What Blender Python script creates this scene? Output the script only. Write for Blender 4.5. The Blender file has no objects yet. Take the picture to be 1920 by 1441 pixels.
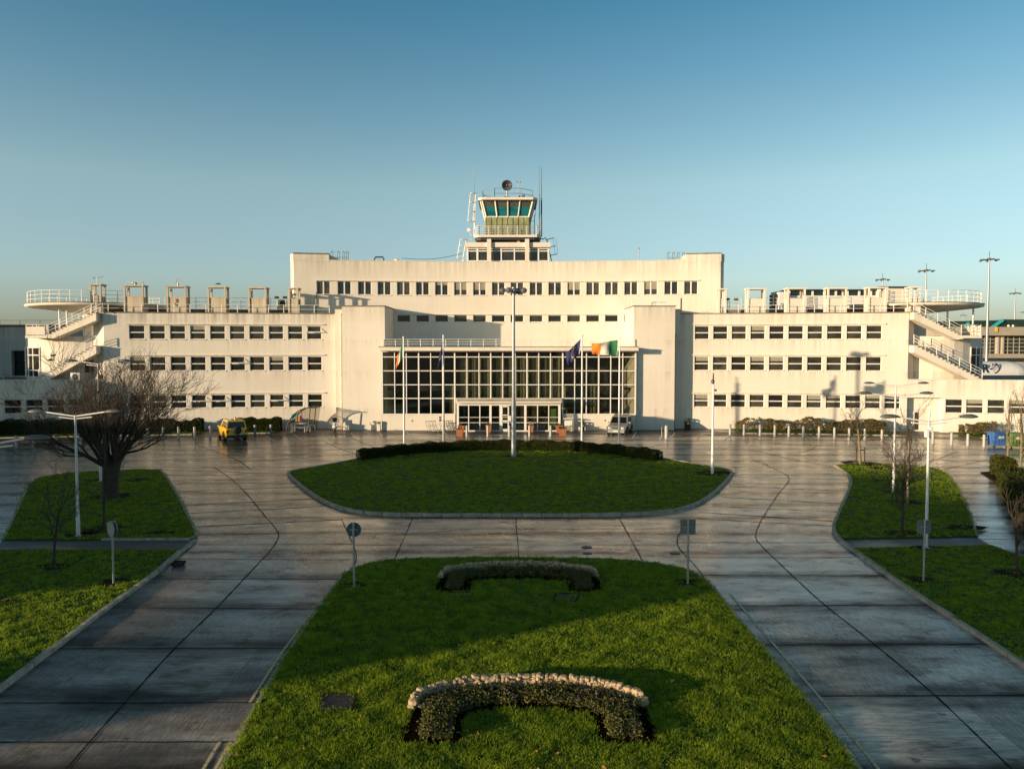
import bpy, math, random
import numpy as np
from mathutils import Vector, Matrix
from mathutils.geometry import tessellate_polygon

random.seed(7); np.random.seed(7)
SC = bpy.context.scene
COL = SC.collection
R = math.radians

# ------------------------------------------------------------------ camera
H, F, PITCH = 8.0, 1450.0, R(2.585)
cp, sp = math.cos(PITCH), math.sin(PITCH)
cam_d = bpy.data.cameras.new('camera'); cam = bpy.data.objects.new('camera', cam_d); COL.objects.link(cam)
cam.location = (0, 0, H); cam.rotation_euler = (R(90) - PITCH, 0, 0)
cam_d.sensor_width = 36; cam_d.lens = F / 1920 * 36; cam_d.clip_end = 20000; cam_d.clip_start = 0.1
SC.camera = cam

def ray(u, v):
    cx, cz = (u - 960) / F, -(v - 720.5) / F
    return cx, cp + cz * sp, -sp + cz * cp
def G(u, v, z=0.0):                 # point of the ground seen at photo pixel u,v
    x, y, k = ray(u, v); t = (z - H) / k
    return (x * t, y * t)
def P(u, v, y):                     # X and Z of the point at distance y seen at u,v
    a, b, c = ray(u, v); t = y / b
    return a * t, H + c * t
def PX(u, y, v=690): return P(u, v, y)[0]
def PZ(v, y): return P(960, v, y)[1]
def hit(u, f):
    y = f(0)
    for _ in range(12): y = f(PX(u, y))
    return PX(u, y)

# ------------------------------------------------------------------ object helpers
def wm(o):
    m = Matrix.Identity(4)
    while o is not None:
        m = o.matrix_basis @ m; o = o.parent
    return m
def tag(o, label=None, cat=None, group=None, kind=None):
    if label: o['label'] = label
    if cat: o['category'] = cat
    if group: o['group'] = group
    if kind: o['kind'] = kind
    return o
def empty(name, loc, label, cat, rz=0.0, group=None):
    o = bpy.data.objects.new(name, None); COL.objects.link(o)
    o.location = loc; o.rotation_euler = (0, 0, rz); o.empty_display_size = 0.3
    return tag(o, label, cat, group)
def copy_tree(o, parent=None):
    c = o.copy(); COL.objects.link(c); c.parent = parent
    for ch in list(KIDS.get(o.name, [])):
        cc = copy_tree(ch, c)
    return c
KIDS = {}
def adopt(o, parent):
    o.parent = parent
    KIDS.setdefault(parent.name, []).append(o)

class MB:
    def __init__(s): s.V = []; s.F = []; s.M = []; s.S = []
    def add(s, vs, fs, mi=0, sm=False):
        b = len(s.V); s.V += [tuple(v) for v in vs]
        for f in fs: s.F.append(tuple(b + i for i in f)); s.M.append(mi); s.S.append(sm)
    def quad(s, a, b, c, d, mi=0): s.add([a, b, c, d], [(0, 1, 2, 3)], mi)
    def box(s, x0, x1, y0, y1, z0, z1, mi=0):
        s.add([(x0,y0,z0),(x1,y0,z0),(x1,y1,z0),(x0,y1,z0),(x0,y0,z1),(x1,y0,z1),(x1,y1,z1),(x0,y1,z1)],
              [(3,2,1,0),(4,5,6,7),(0,1,5,4),(1,2,6,5),(2,3,7,6),(3,0,4,7)], mi)
    def bbox(s, x0, x1, y0, y1, z0, z1, c=0.03, mi=0):       # box with chamfered vertical edges and top
        p = [(x0+c,y0),(x1-c,y0),(x1,y0+c),(x1,y1-c),(x1-c,y1),(x0+c,y1),(x0,y1-c),(x0,y0+c)]
        q = [(x0+2*c,y0+c),(x1-2*c,y0+c),(x1-c,y0+2*c),(x1-c,y1-2*c),(x1-2*c,y1-c),(x0+2*c,y1-c),(x0+c,y1-2*c),(x0+c,y0+2*c)]
        vs = [(a,b,z0) for a,b in p] + [(a,b,z1-c) for a,b in p] + [(a,b,z1) for a,b in q]
        fs = [tuple(range(7,-1,-1)), tuple(range(16,24))]
        for i in range(8):
            j = (i+1) % 8; fs += [(i,j,8+j,8+i),(8+i,8+j,16+j,16+i)]
        s.add(vs, fs, mi)
    def bar(s, p, q, w, h=None, mi=0, up=(0,0,1)):
        h = h or w; p, q = Vector(p), Vector(q); d = (q - p)
        if d.length < 1e-6: return
        d.normalize(); u = Vector(up)
        if abs(d.dot(u)) > .98: u = Vector((0,1,0))
        a = d.cross(u).normalized(); b = a.cross(d).normalized()
        vs = []
        for c in (p, q):
            for sx, sy in ((-1,-1),(1,-1),(1,1),(-1,1)): vs.append(c + a*sx*w/2 + b*sy*h/2)
        s.add(vs, [(3,2,1,0),(4,5,6,7),(0,1,5,4),(1,2,6,5),(2,3,7,6),(3,0,4,7)], mi)
    def tube(s, pts, rad, n=8, mi=0, cap=True, sm=True):
        pts = [Vector(p) for p in pts]; m = len(pts)
        if not hasattr(rad, '__len__'): rad = [rad]*m
        vs = []; prev = None
        for i, p in enumerate(pts):
            d = (pts[min(i+1,m-1)] - pts[max(i-1,0)]).normalized()
            if prev is None:
                u = Vector((0,0,1)) if abs(d.z) < .9 else Vector((0,1,0))
                a = d.cross(u).normalized()
            else: a = (prev - d*prev.dot(d)).normalized()
            prev = a; b = d.cross(a)
            for k in range(n):
                t = 2*math.pi*k/n; vs.append(p + (a*math.cos(t) + b*math.sin(t))*rad[i])
        fs = []
        for i in range(m-1):
            for k in range(n):
                j = (k+1) % n; fs.append((i*n+k, i*n+j, (i+1)*n+j, (i+1)*n+k))
        s.add(vs, fs, mi, sm)
        if cap:
            s.add(vs[:n], [tuple(range(n-1,-1,-1))], mi); s.add(vs[-n:], [tuple(range(n))], mi)
    def lathe(s, prof, c=(0,0,0), n=16, mi=0, axis='z', sm=True):
        vs = []
        for r, z in prof:
            for k in range(n):
                t = 2*math.pi*k/n; x, y = r*math.cos(t), r*math.sin(t)
                v = (x,y,z) if axis == 'z' else ((z,x,y) if axis == 'x' else (x,z,y))
                vs.append((v[0]+c[0], v[1]+c[1], v[2]+c[2]))
        fs = []
        for i in range(len(prof)-1):
            for k in range(n):
                j = (k+1) % n; fs.append((i*n+k, i*n+j, (i+1)*n+j, (i+1)*n+k))
        s.add(vs, fs, mi, sm)
        s.add(vs[:n], [tuple(range(n-1,-1,-1))], mi); s.add(vs[-n:], [tuple(range(n))], mi)
    def prism(s, poly, z0, z1, mi=0):                        # poly in xy
        n = len(poly); vs = [(x,y,z0) for x,y in poly] + [(x,y,z1) for x,y in poly]
        s.add(vs, [(i,(i+1)%n,n+(i+1)%n,n+i) for i in range(n)], mi)
        t = tessellate_polygon([[Vector((x,y,0)) for x,y in poly]])
        s.add(vs[n:], t, mi); s.add(vs[:n], t, mi)
    def prism_y(s, poly, y0, y1, mi=0):                      # poly in xz
        n = len(poly); vs = [(x,y0,z) for x,z in poly] + [(x,y1,z) for x,z in poly]
        s.add(vs, [(i,(i+1)%n,n+(i+1)%n,n+i) for i in range(n)], mi)
        t = tessellate_polygon([[Vector((x,z,0)) for x,z in poly]])
        s.add(vs[n:], t, mi); s.add(vs[:n], t, mi)
    def ell(s, c, r, n=10, m=7, mi=0, jit=0.0, rot=0.0):
        vs = []; ca, sa = math.cos(rot), math.sin(rot)
        for i in range(m+1):
            th = math.pi*i/m
            for k in range(n):
                ph = 2*math.pi*k/n; j = 1 + random.uniform(-jit, jit)
                x, y, z = r[0]*math.sin(th)*math.cos(ph)*j, r[1]*math.sin(th)*math.sin(ph)*j, r[2]*math.cos(th)*j
                vs.append((c[0]+x*ca-y*sa, c[1]+x*sa+y*ca, c[2]+z))
        fs = [(i*n+k, i*n+(k+1)%n, (i+1)*n+(k+1)%n, (i+1)*n+k) for i in range(m) for k in range(n)]
        s.add(vs, fs, mi, jit < .05)
    def mesh(s, name, mats):
        me = bpy.data.meshes.new(name); me.from_pydata(s.V, [], s.F)
        for m in (mats if isinstance(mats, (list, tuple)) else [mats]): me.materials.append(m)
        me.polygons.foreach_set('material_index', s.M); me.polygons.foreach_set('use_smooth', s.S)
        me.update(); return me
    def build(s, name, mats, parent=None, world=True):
        me = s.mesh(name, mats); o = bpy.data.objects.new(name, me); COL.objects.link(o)
        if parent is not None:
            if world: me.transform(wm(parent).inverted())
            adopt(o, parent)
        return o

def np_mesh(name, V, Fc, mat, k):
    """fast mesh from arrays: V (n,3), Fc (m,k)"""
    me = bpy.data.meshes.new(name); n, m = len(V), len(Fc)
    me.vertices.add(n); me.vertices.foreach_set('co', np.asarray(V, np.float32).ravel())
    me.loops.add(m*k); me.loops.foreach_set('vertex_index', np.asarray(Fc, np.int32).ravel())
    me.polygons.add(m); me.polygons.foreach_set('loop_start', np.arange(0, m*k, k, dtype=np.int32))
    me.polygons.foreach_set('loop_total', np.full(m, k, np.int32))
    me.update(calc_edges=True); me.materials.append(mat); return me
def np_obj(name, V, Fc, mat, k, parent=None):
    me = np_mesh(name, V, Fc, mat, k)
    o = bpy.data.objects.new(name, me); COL.objects.link(o)
    if parent is not None:
        me.transform(wm(parent).inverted()); adopt(o, parent)
    return o

# ------------------------------------------------------------------ materials
def nt(name):
    m = bpy.data.materials.new(name); m.use_nodes = True
    t = m.node_tree; b = t.nodes['Principled BSDF']; return m, t, b
def N(t, typ, **kw):
    n = t.nodes.new(typ)
    for k, v in kw.items(): setattr(n, k, v)
    return n
def pos(t, scale=(1,1,1), obj=False):
    if obj:
        g = N(t, 'ShaderNodeTexCoord').outputs['Object']
    else: g = N(t, 'ShaderNodeNewGeometry').outputs['Position']
    mp = N(t, 'ShaderNodeMapping'); mp.inputs['Scale'].default_value = scale
    t.links.new(g, mp.inputs['Vector']); return mp.outputs['Vector']
def noise(t, vec, scale, detail=4, rough=.55):
    n = N(t, 'ShaderNodeTexNoise'); n.inputs['Scale'].default_value = scale
    n.inputs['Detail'].default_value = detail; n.inputs['Roughness'].default_value = rough
    t.links.new(vec, n.inputs['Vector']); return n.outputs['Fac']
def ramp(t, fac, stops):
    r = N(t, 'ShaderNodeValToRGB'); e = r.color_ramp.elements
    while len(e) < len(stops): e.new(.5)
    for i, (p, c) in enumerate(stops):
        e[i].position = p; e[i].color = (c[0], c[1], c[2], 1) if hasattr(c, '__len__') else (c, c, c, 1)
    t.links.new(fac, r.inputs['Fac']); return r.outputs['Color']
def mixc(t, fac, a, b, mode='MIX'):
    m = N(t, 'ShaderNodeMix', data_type='RGBA', blend_type=mode)
    for s_, v in ((0, fac), (6, a), (7, b)):
        if hasattr(v, 'is_linked') or isinstance(v, bpy.types.NodeSocket): t.links.new(v, m.inputs[s_])
        elif s_ == 0: m.inputs[0].default_value = v
        else: m.inputs[s_].default_value = (v[0], v[1], v[2], 1)
    return m.outputs[2]
def bump(t, b, h, strength, dist=.02):
    n = N(t, 'ShaderNodeBump'); n.inputs['Strength'].default_value = strength; n.inputs['Distance'].default_value = dist
    t.links.new(h, n.inputs['Height']); t.links.new(n.outputs['Normal'], b.inputs['Normal'])
def sep(t, vec):
    n = N(t, 'ShaderNodeSeparateXYZ'); t.links.new(vec, n.inputs[0]); return n.outputs
def math_(t, op, a, b=None, c=None):
    n = N(t, 'ShaderNodeMath', operation=op)
    for i, v in enumerate((a, b, c)):
        if v is None: continue
        if isinstance(v, bpy.types.NodeSocket): t.links.new(v, n.inputs[i])
        else: n.inputs[i].default_value = v
    return n.outputs[0]
def plain(name, col, rough=.5, metal=0.0, var=.12, scale=6.0, spec=.5, bmp=0.0, coat=0.0, obj=True):
    m, t, b = nt(name)
    b.inputs['Roughness'].default_value = rough; b.inputs['Metallic'].default_value = metal
    b.inputs['Specular IOR Level'].default_value = spec; b.inputs['Coat Weight'].default_value = coat
    v = pos(t, obj=obj); n = noise(t, v, scale)
    lo = tuple(c*(1-var) for c in col); hi = tuple(min(1, c*(1+var)) for c in col)
    t.links.new(ramp(t, n, [(.3, lo), (.7, hi)]), b.inputs['Base Color'])
    if bmp: bump(t, b, noise(t, v, scale*5), bmp)
    return m

def wall_mat(name, col, stain=(.22,.19,.12), tops=(11.6, 17.4, 12.3, 5.06), amt=.6, sills=(8.95, 5.83, 2.2)):
    m, t, b = nt(name); b.inputs['Roughness'].default_value = .8; b.inputs['Specular IOR Level'].default_value = .25
    v = pos(t); big = noise(t, pos(t, (.25,.25,.35)), 1.0, 5); fine = noise(t, v, 7, 4)
    c = mixc(t, ramp(t, big, [(.35, 0), (.7, 1)]), col, tuple(x*y for x, y in zip(col, (.93,.91,.87))))
    c = mixc(t, ramp(t, fine, [(.4, 0), (.8, .25)]), c, tuple(x*.85 for x in col))
    streak = noise(t, pos(t, (2.2,2.2,.07)), 1.0, 5, .7); streak2 = noise(t, pos(t, (.5,.5,.05)), 1.0, 3)
    z = sep(t, v)[2]
    runs = None
    for top in tops:                                 # rain runs that start under each parapet
        d = math_(t, 'SUBTRACT', top, z)
        inside = math_(t, 'MULTIPLY', math_(t, 'GREATER_THAN', d, -0.3), math_(t, 'SUBTRACT', 1.0, math_(t, 'MULTIPLY', d, .55)))
        inside = math_(t, 'MAXIMUM', inside, 0.0)
        runs = inside if runs is None else math_(t, 'MAXIMUM', runs, inside)
    k = math_(t, 'MULTIPLY', runs, ramp(t, streak, [(.42, 0), (.72, 1)]))
    k = math_(t, 'MULTIPLY', k, amt)
    c = mixc(t, k, c, stain)
    for sz in sills:                                 # fainter runs below the window sills
        d = math_(t, 'SUBTRACT', sz, z); ins = math_(t, 'MULTIPLY', math_(t, 'GREATER_THAN', d, 0.0), math_(t, 'MAXIMUM', 0.0, math_(t, 'SUBTRACT', 1.0, math_(t, 'MULTIPLY', d, .9))))
        k = math_(t, 'MULTIPLY', math_(t, 'MULTIPLY', ins, ramp(t, streak, [(.48, 0), (.72, 1)])), .42); c = mixc(t, k, c, stain)
    faint = math_(t, 'MULTIPLY', ramp(t, streak, [(.45, 0), (.75, 1)]), ramp(t, streak2, [(.38, 0), (.65, .5)]))
    c = mixc(t, faint, c, tuple(x*.7 for x in col))
    t.links.new(c, b.inputs['Base Color']); bump(t, b, noise(t, v, 12), .12)
    return m

def road_mat(name, lo, hi, slab=True, wet=(.05,.19), spec=1.0):
    m, t, b = nt(name); b.inputs['Specular IOR Level'].default_value = spec
    v = pos(t); xyz = sep(t, v)
    across = noise(t, pos(t, (1.8, 17, 1)), 1.0, 6, .75)        # brush marks of the slab finish
    along = noise(t, pos(t, (20, 2.4, 1)), 1.0, 6, .75)
    smear = noise(t, pos(t, (.30, 1.1, 1)), 1.0, 5, .62)
    blot = noise(t, pos(t, (.9, 1.4, 1)), 1.0, 6, .65)
    pud = noise(t, pos(t, (.45, .9, 1)), .8, 4, .55)
    grit = noise(t, v, 45, 3, .7)
    c = ramp(t, smear, [(.32, lo), (.68, hi)])
    brush = along
    if slab:
        ry = math_(t, 'FLOOR', math_(t, 'DIVIDE', math_(t, 'SUBTRACT', xyz[1], 17.55), 3.15))
        rx = math_(t, 'FLOOR', math_(t, 'DIVIDE', xyz[0], 3.4))
        cmb = N(t, 'ShaderNodeCombineXYZ'); t.links.new(rx, cmb.inputs[0]); t.links.new(ry, cmb.inputs[1])
        wn = N(t, 'ShaderNodeTexWhiteNoise', noise_dimensions='2D'); t.links.new(cmb.outputs[0], wn.inputs['Vector'])
        tint = ramp(t, wn.outputs['Value'], [(0, .6), (1, 1.25)])
        c = mixc(t, 1.0, c, tint, 'MULTIPLY')
        toned = ramp(t, math_(t, 'ADD', math_(t, 'MULTIPLY', xyz[0], .02), math_(t, 'ADD', .5, math_(t, 'MULTIPLY', math_(t, 'SUBTRACT', smear, .5), .25))), [(.28, .55), (.66, 1.55)])
        c = mixc(t, 1.0, c, toned, 'MULTIPLY')                 # darker slabs at left; at right the wet highlight is painted in paler
        pick = math_(t, 'GREATER_THAN', wn.outputs['Value'], .68)
        brush = mixc(t, pick, along, across)
    c = mixc(t, ramp(t, brush, [(.44, 0), (.64, .6)]), c, tuple(x*.42 for x in lo))
    c = mixc(t, ramp(t, brush, [(.30, .35), (.42, 0)]), c, tuple(min(1, x*1.7) for x in hi))
    c = mixc(t, ramp(t, blot, [(.54, 0), (.72, .75)]), c, tuple(x*.35 for x in lo))
    spots = noise(t, pos(t, (2.6, 2.6, 1)), 1.0, 2, .4)
    c = mixc(t, ramp(t, spots, [(.70, 0), (.76, .7)]), c, tuple(x*.25 for x in lo))
    c = mixc(t, ramp(t, grit, [(.45, 0), (.75, .5)]), c, tuple(x*.5 for x in lo))
    rr = ramp(t, pud, [(.36, wet[0]), (.50, wet[1])])
    if slab:                                                   # damp dirt gathered along the transverse joints
        fr = math_(t, 'FRACT', math_(t, 'DIVIDE', math_(t, 'SUBTRACT', xyz[1], 17.55), 3.15))
        e = math_(t, 'MINIMUM', fr, math_(t, 'SUBTRACT', 1.0, fr))
        e = math_(t, 'ADD', e, math_(t, 'MULTIPLY', math_(t, 'SUBTRACT', smear, .5), .45))
        band = ramp(t, e, [(.0, 1), (.25, 0)])
        c = mixc(t, band, c, tuple(x*.28 for x in lo))
        wetn = ramp(t, math_(t, 'ADD', math_(t, 'MULTIPLY', xyz[1], .02), math_(t, 'MULTIPLY', math_(t, 'SUBTRACT', pud, .5), .5)), [(.34, .28), (.56, 1)])   # drier towards the approach road
        g = wetn
        for msk, kk in ((band, .85), (ramp(t, blot, [(.42, 0), (.62, 1)]), .85), (ramp(t, brush, [(.42, 0), (.62, 1)]), .6)):
            g = math_(t, 'MULTIPLY', g, math_(t, 'SUBTRACT', 1.0, math_(t, 'MULTIPLY', msk, kk)))
        t.links.new(g, b.inputs['Specular IOR Level'])
        rr = mixc(t, wetn, (.5,.5,.5), rr)
    t.links.new(c, b.inputs['Base Color'])
    t.links.new(mixc(t, ramp(t, brush, [(.4, 0), (.62, .5)]), rr, (.45,.45,.45)), b.inputs['Roughness'])
    b.inputs['IOR'].default_value = 1.6 if slab else 1.5
    bump(t, b, mixc(t, .3, brush, grit), .10, .012)
    return m

def grass_mat(name, dark, light, scale=3.0, bmp=.6, tr=0.0):
    m, t, b = nt(name); b.inputs['Roughness'].default_value = .75; b.inputs['Specular IOR Level'].default_value = .12
    v = pos(t); a = noise(t, v, scale, 5, .65); f = noise(t, v, 38, 4, .7)
    c = ramp(t, a, [(.3, dark), (.72, light)])
    c = mixc(t, ramp(t, f, [(.35, .75), (.65, 0)]), c, tuple(x*.35 for x in dark))
    t.links.new(c, b.inputs['Base Color'])
    if bmp: bump(t, b, f, bmp, .06)
    if tr:
        b.inputs['Subsurface Weight'].default_value = 0
        tb = N(t, 'ShaderNodeBsdfTranslucent'); t.links.new(c, tb.inputs['Color'])
        mx = N(t, 'ShaderNodeMixShader'); mx.inputs[0].default_value = tr
        t.links.new(b.outputs[0], mx.inputs[1]); t.links.new(tb.outputs[0], mx.inputs[2])
        t.links.new(mx.outputs[0], t.nodes['Material Output'].inputs['Surface'])
    return m
def leaf_mat(name, dark, light, scale=9.0, tr=.25): return grass_mat(name, dark, light, scale, 0, tr)

def dark_glass(name, a, b_, rough=.06):
    m, t, b = nt(name); b.inputs['Roughness'].default_value = rough
    oi = N(t, 'ShaderNodeObjectInfo'); n = noise(t, pos(t, (.9,.9,1.6)), 1.0, 3)
    c = ramp(t, oi.outputs['Random'], [(0, a), (1, b_)])
    c = mixc(t, ramp(t, n, [(.45, 0), (.6, .6)]), c, tuple(x*.4 for x in a))
    t.links.new(c, b.inputs['Base Color']); return m
def clear_glass(name, tint=(.75,.8,.76), f=.16):
    m, t, b = nt(name); o = t.nodes['Material Output']
    tr = N(t, 'ShaderNodeBsdfTransparent'); tr.inputs[0].default_value = (*tint, 1)
    gl = N(t, 'ShaderNodeBsdfGlossy'); gl.inputs['Roughness'].default_value = .03
    fr = N(t, 'ShaderNodeLayerWeight'); fr.inputs['Blend'].default_value = .5
    k = math_(t, 'ADD', .05, math_(t, 'MULTIPLY', math_(t, 'POWER', fr.outputs['Facing'], 4.0), .8))
    mx = N(t, 'ShaderNodeMixShader'); t.links.new(k, mx.inputs[0])
    t.links.new(tr.outputs[0], mx.inputs[1]); t.links.new(gl.outputs[0], mx.inputs[2])
    t.links.new(mx.outputs[0], o.inputs['Surface']); t.nodes.remove(b); return m

M = {}
CREAM = (.77,.715,.625)
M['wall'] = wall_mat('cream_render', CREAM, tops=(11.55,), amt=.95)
M['housing'] = wall_mat('beige_housing_render', (.60,.52,.40), tops=(14.3, 12.9), amt=.8)  # darker beige base than the right-hand housings, with stain runs
M['wall_low'] = wall_mat('cream_render_low_range', CREAM, tops=(5.06,))
M['wall_block'] = wall_mat('cream_render_block', CREAM, tops=(12.25,))
M['wall_top'] = wall_mat('cream_render_upper', (.78,.72,.625), tops=(17.35, 18.1), amt=.55)
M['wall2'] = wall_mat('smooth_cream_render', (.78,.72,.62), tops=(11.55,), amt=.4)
M['grey_wall'] = wall_mat('shade_grey_render', (.46,.46,.44), (.1,.1,.09), tops=(11.0, 5.06), amt=.8)  # wall variant with its shade put into the grey, plus stain runs
M['coping'] = plain('weathered_coping', (.19,.165,.125), .85, var=.45, scale=1.5, obj=False)
M['sill'] = plain('cream_sill', (.70,.65,.55), .75, var=.2, scale=3, obj=False)
M['white'] = plain('white_paint', (.78,.76,.72), .45, var=.06)
M['post'] = plain('grey_white_post_paint', (.60,.59,.57), .45, var=.12, scale=3)
M['rail'] = plain('white_painted_rail', (.80,.78,.74), .4, var=.08)
M['pane'] = dark_glass('dark_window_glass', (.012,.014,.014), (.05,.05,.038))
M['pane2'] = dark_glass('office_window_glass', (.025,.025,.02), (.075,.07,.05))
M['blind'] = plain('window_blind', (.30,.28,.21), .8)
M['teal'] = dark_glass('teal_cab_glass', (.012,.16,.19), (.02,.20,.23), .05)
M['glass'] = clear_glass('clear_glass', (.84,.85,.78))
M['curtain'] = plain('olive_curtain', (.17,.165,.105), .9, var=.3, scale=3)
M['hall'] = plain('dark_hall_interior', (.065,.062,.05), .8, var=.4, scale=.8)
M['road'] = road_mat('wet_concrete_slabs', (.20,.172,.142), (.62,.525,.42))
M['tarmac'] = road_mat('wet_tarmac', (.028,.023,.020), (.07,.058,.048), slab=False, wet=(.16,.5), spec=.5)
M['path'] = road_mat('asphalt_footpath', (.05,.047,.043), (.08,.075,.07), slab=False, wet=(.4,.65))
M['joint'] = plain('tar_joint', (.026,.022,.018), .9, spec=.1, var=.4, scale=2, obj=False)
M['kerb'] = plain('granite_kerb', (.38,.33,.27), .75, var=.35, scale=2.5, obj=False, bmp=.3)
M['ground'] = plain('airfield_ground', (.10,.095,.075), .9, var=.3, scale=.05, obj=False)
M['lawn'] = grass_mat('lawn_turf', (.045,.105,.014), (.09,.17,.022), 1.2, .9)
M['blade'] = leaf_mat('grass_blades', (.15,.28,.030), (.56,.66,.045), 2.2, .45)
M['soil'] = plain('dark_soil', (.012,.008,.005), 1.0, spec=.0, var=.5, scale=12, obj=False, bmp=.5)
M['soil2'] = plain('worn_earth', (.04,.026,.015), 1.0, spec=.05, var=.5, scale=6, obj=False, bmp=.4)
M['hedge'] = leaf_mat('hedge_leaves', (.026,.042,.010), (.12,.135,.03), 5)
M['hedge2'] = leaf_mat('sparse_hedge_leaves', (.10,.085,.025), (.32,.24,.085), 4)
M['shrub'] = leaf_mat('golden_shrub_leaves', (.06,.075,.012), (.17,.16,.03), 5)
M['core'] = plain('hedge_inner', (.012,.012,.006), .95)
M['bark'] = plain('dark_bark', (.052,.038,.026), .9, var=.4, scale=5, bmp=.4)
M['twig'] = plain('brown_twigs', (.060,.046,.030), .85, var=.3, scale=4)
M['birch'] = plain('pale_bark', (.19,.15,.085), .85, var=.35, scale=5)
M['bed_leaf'] = leaf_mat('bedding_leaves', (.02,.035,.010), (.34,.32,.10), 16)
M['petal'] = plain('purple_petals', (.22,.10,.42), .7, var=.3)
M['petal2'] = plain('white_petals', (.7,.66,.6), .7, var=.2)
M['stone'] = plain('pale_field_stone', (.40,.30,.18), .85, var=.35, scale=7, bmp=.5)
M['steel'] = plain('galvanised_steel', (.34,.35,.36), .45, metal=.4, var=.12)
M['lampgrey'] = plain('grey_lamp_housing', (.10,.105,.11), .45, var=.2)
M['dark'] = plain('dark_metal', (.03,.032,.034), .5, var=.2)
M['signback'] = plain('grey_sign_back', (.045,.085,.11), .5, metal=.2, var=.2)
M['signgrey'] = plain('pale_grey_sign_back', (.17,.185,.19), .5, metal=.2, var=.2)
M['bollard'] = plain('bollard_concrete', (.42,.40,.36), .75, var=.2, scale=8)
M['terra'] = plain('terracotta', (.34,.135,.06), .8, var=.25, scale=8)
M['yellow'] = plain('yellow_car_paint', (.88,.50,.008), .3, var=.04, coat=.6)
M['silver'] = plain('silver_car_paint', (.42,.41,.39), .3, metal=.5, var=.04, coat=.5)
M['rubber'] = plain('tyre_rubber', (.016,.016,.016), .8)
M['alloy'] = plain('wheel_alloy', (.45,.45,.45), .35, metal=.7)
M['carglass'] = dark_glass('car_glass', (.01,.011,.012), (.02,.022,.024), .04)
M['trim'] = plain('dark_plastic_trim', (.025,.025,.026), .6)
M['lens'] = plain('headlight_lens', (.55,.55,.52), .12)
M['red'] = plain('red_lens', (.35,.015,.01), .25)
M['plate'] = plain('number_plate', (.65,.64,.6), .5)
M['bluebin'] = plain('blue_plastic_bin', (.045,.13,.36), .55, var=.35, scale=5)
M['greenbin'] = plain('green_plastic_bin', (.13,.20,.06), .55, var=.35, scale=5)
M['mark'] = plain('worn_white_marking', (.62,.57,.48), .7, var=.35, scale=5, obj=False)
def worn_yellow():
    m, t, b = nt('worn_yellow_line'); b.inputs['Roughness'].default_value = .55
    n = noise(t, pos(t, (3,3,1)), 2.5, 6, .75)
    t.links.new(ramp(t, n, [(.36, (.13,.11,.08)), (.5, (.66,.54,.27))]), b.inputs['Base Color']); return m
M['yline'] = worn_yellow()
M['green_panel'] = plain('green_panels', (.25,.28,.13), .7, var=.3, scale=1.6, bmp=.2)
M['f_green'] = plain('flag_green', (.02,.17,.06), .8, var=.15)
M['f_white'] = plain('flag_white', (.62,.57,.50), .8, var=.1)
M['f_orange'] = plain('flag_orange', (.75,.21,.02), .8, var=.12)
M['f_blue'] = plain('flag_blue', (.018,.022,.11), .8, var=.2)
M['f_gold'] = plain('flag_gold', (.75,.50,.03), .7, var=.1)
M['plane'] = plain('aircraft_white', (.74,.73,.70), .3, var=.05)
M['navy'] = plain('aircraft_navy', (.012,.02,.07), .4)
M['gold'] = plain('aircraft_yellow', (.75,.45,.02), .4)
M['tan'] = plain('far_terminal_cladding', (.36,.32,.25), .7, var=.12, scale=.3)
M['far_green'] = dark_glass('far_green_glazing', (.012,.035,.028), (.02,.05,.04), .15)
M['far_glass'] = dark_glass('far_window_glazing', (.03,.04,.04), (.06,.065,.055), .1)
M['exit'] = plain('exit_sign_green', (.01,.22,.13), .5)
M['hatch'] = plain('rusty_cover_plate', (.045,.03,.024), .7, var=.35, scale=9, bmp=.3)
M['orange'] = plain('orange_panel', (.75,.25,.02), .5); M['cyan'] = plain('turquoise_panel', (.04,.38,.42), .5)
M['purple'] = plain('purple_panel', (.07,.012,.07), .5)
M['perspex'] = clear_glass('grey_perspex', (.62,.6,.55))
M['far_build'] = plain('precast_cladding', (.3,.29,.27), .8, var=.2, scale=.5)

# ------------------------------------------------------------------ ground shapes
def spline(pts, closed=True, k=6):
    out = []; n = len(pts)
    rng = range(n) if closed else range(n-1)
    for i in rng:
        p = [np.array(pts[(i+j) % n] if closed else pts[min(max(i+j,0),n-1)], float) for j in (-1,0,1,2)]
        for q in range(k):
            t = q/k
            out.append(tuple(.5*((2*p[1]) + (-p[0]+p[2])*t + (2*p[0]-5*p[1]+4*p[2]-p[3])*t*t + (-p[0]+3*p[1]-3*p[2]+p[3])*t**3)))
    if not closed: out.append(tuple(map(float, pts[-1])))
    return out
def gp(pix): return [G(u, v) for u, v in pix]
def sheet(name, poly, z, mat, kind='structure', skirt=0.0):
    b = MB(); n = len(poly); vs = [(x,y,z) for x,y in poly]
    t = tessellate_polygon([[Vector((x,y,0)) for x,y in poly]])
    area = sum(poly[i][0]*poly[(i+1)%n][1]-poly[(i+1)%n][0]*poly[i][1] for i in range(n))
    fs = []
    for f in t:
        a, c, d = (Vector(vs[i]) for i in f)
        fs.append(tuple(f) if (c-a).cross(d-a).z > 0 else tuple(reversed(f)))
    b.add(vs, fs)
    if skirt:
        for i in range(n):
            j = (i+1) % n; (x0,y0),(x1,y1) = poly[i], poly[j]
            b.quad((x0,y0,z-skirt),(x1,y1,z-skirt),(x1,y1,z),(x0,y0,z))
    return tag(b.build(name, mat), kind=kind)
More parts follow.
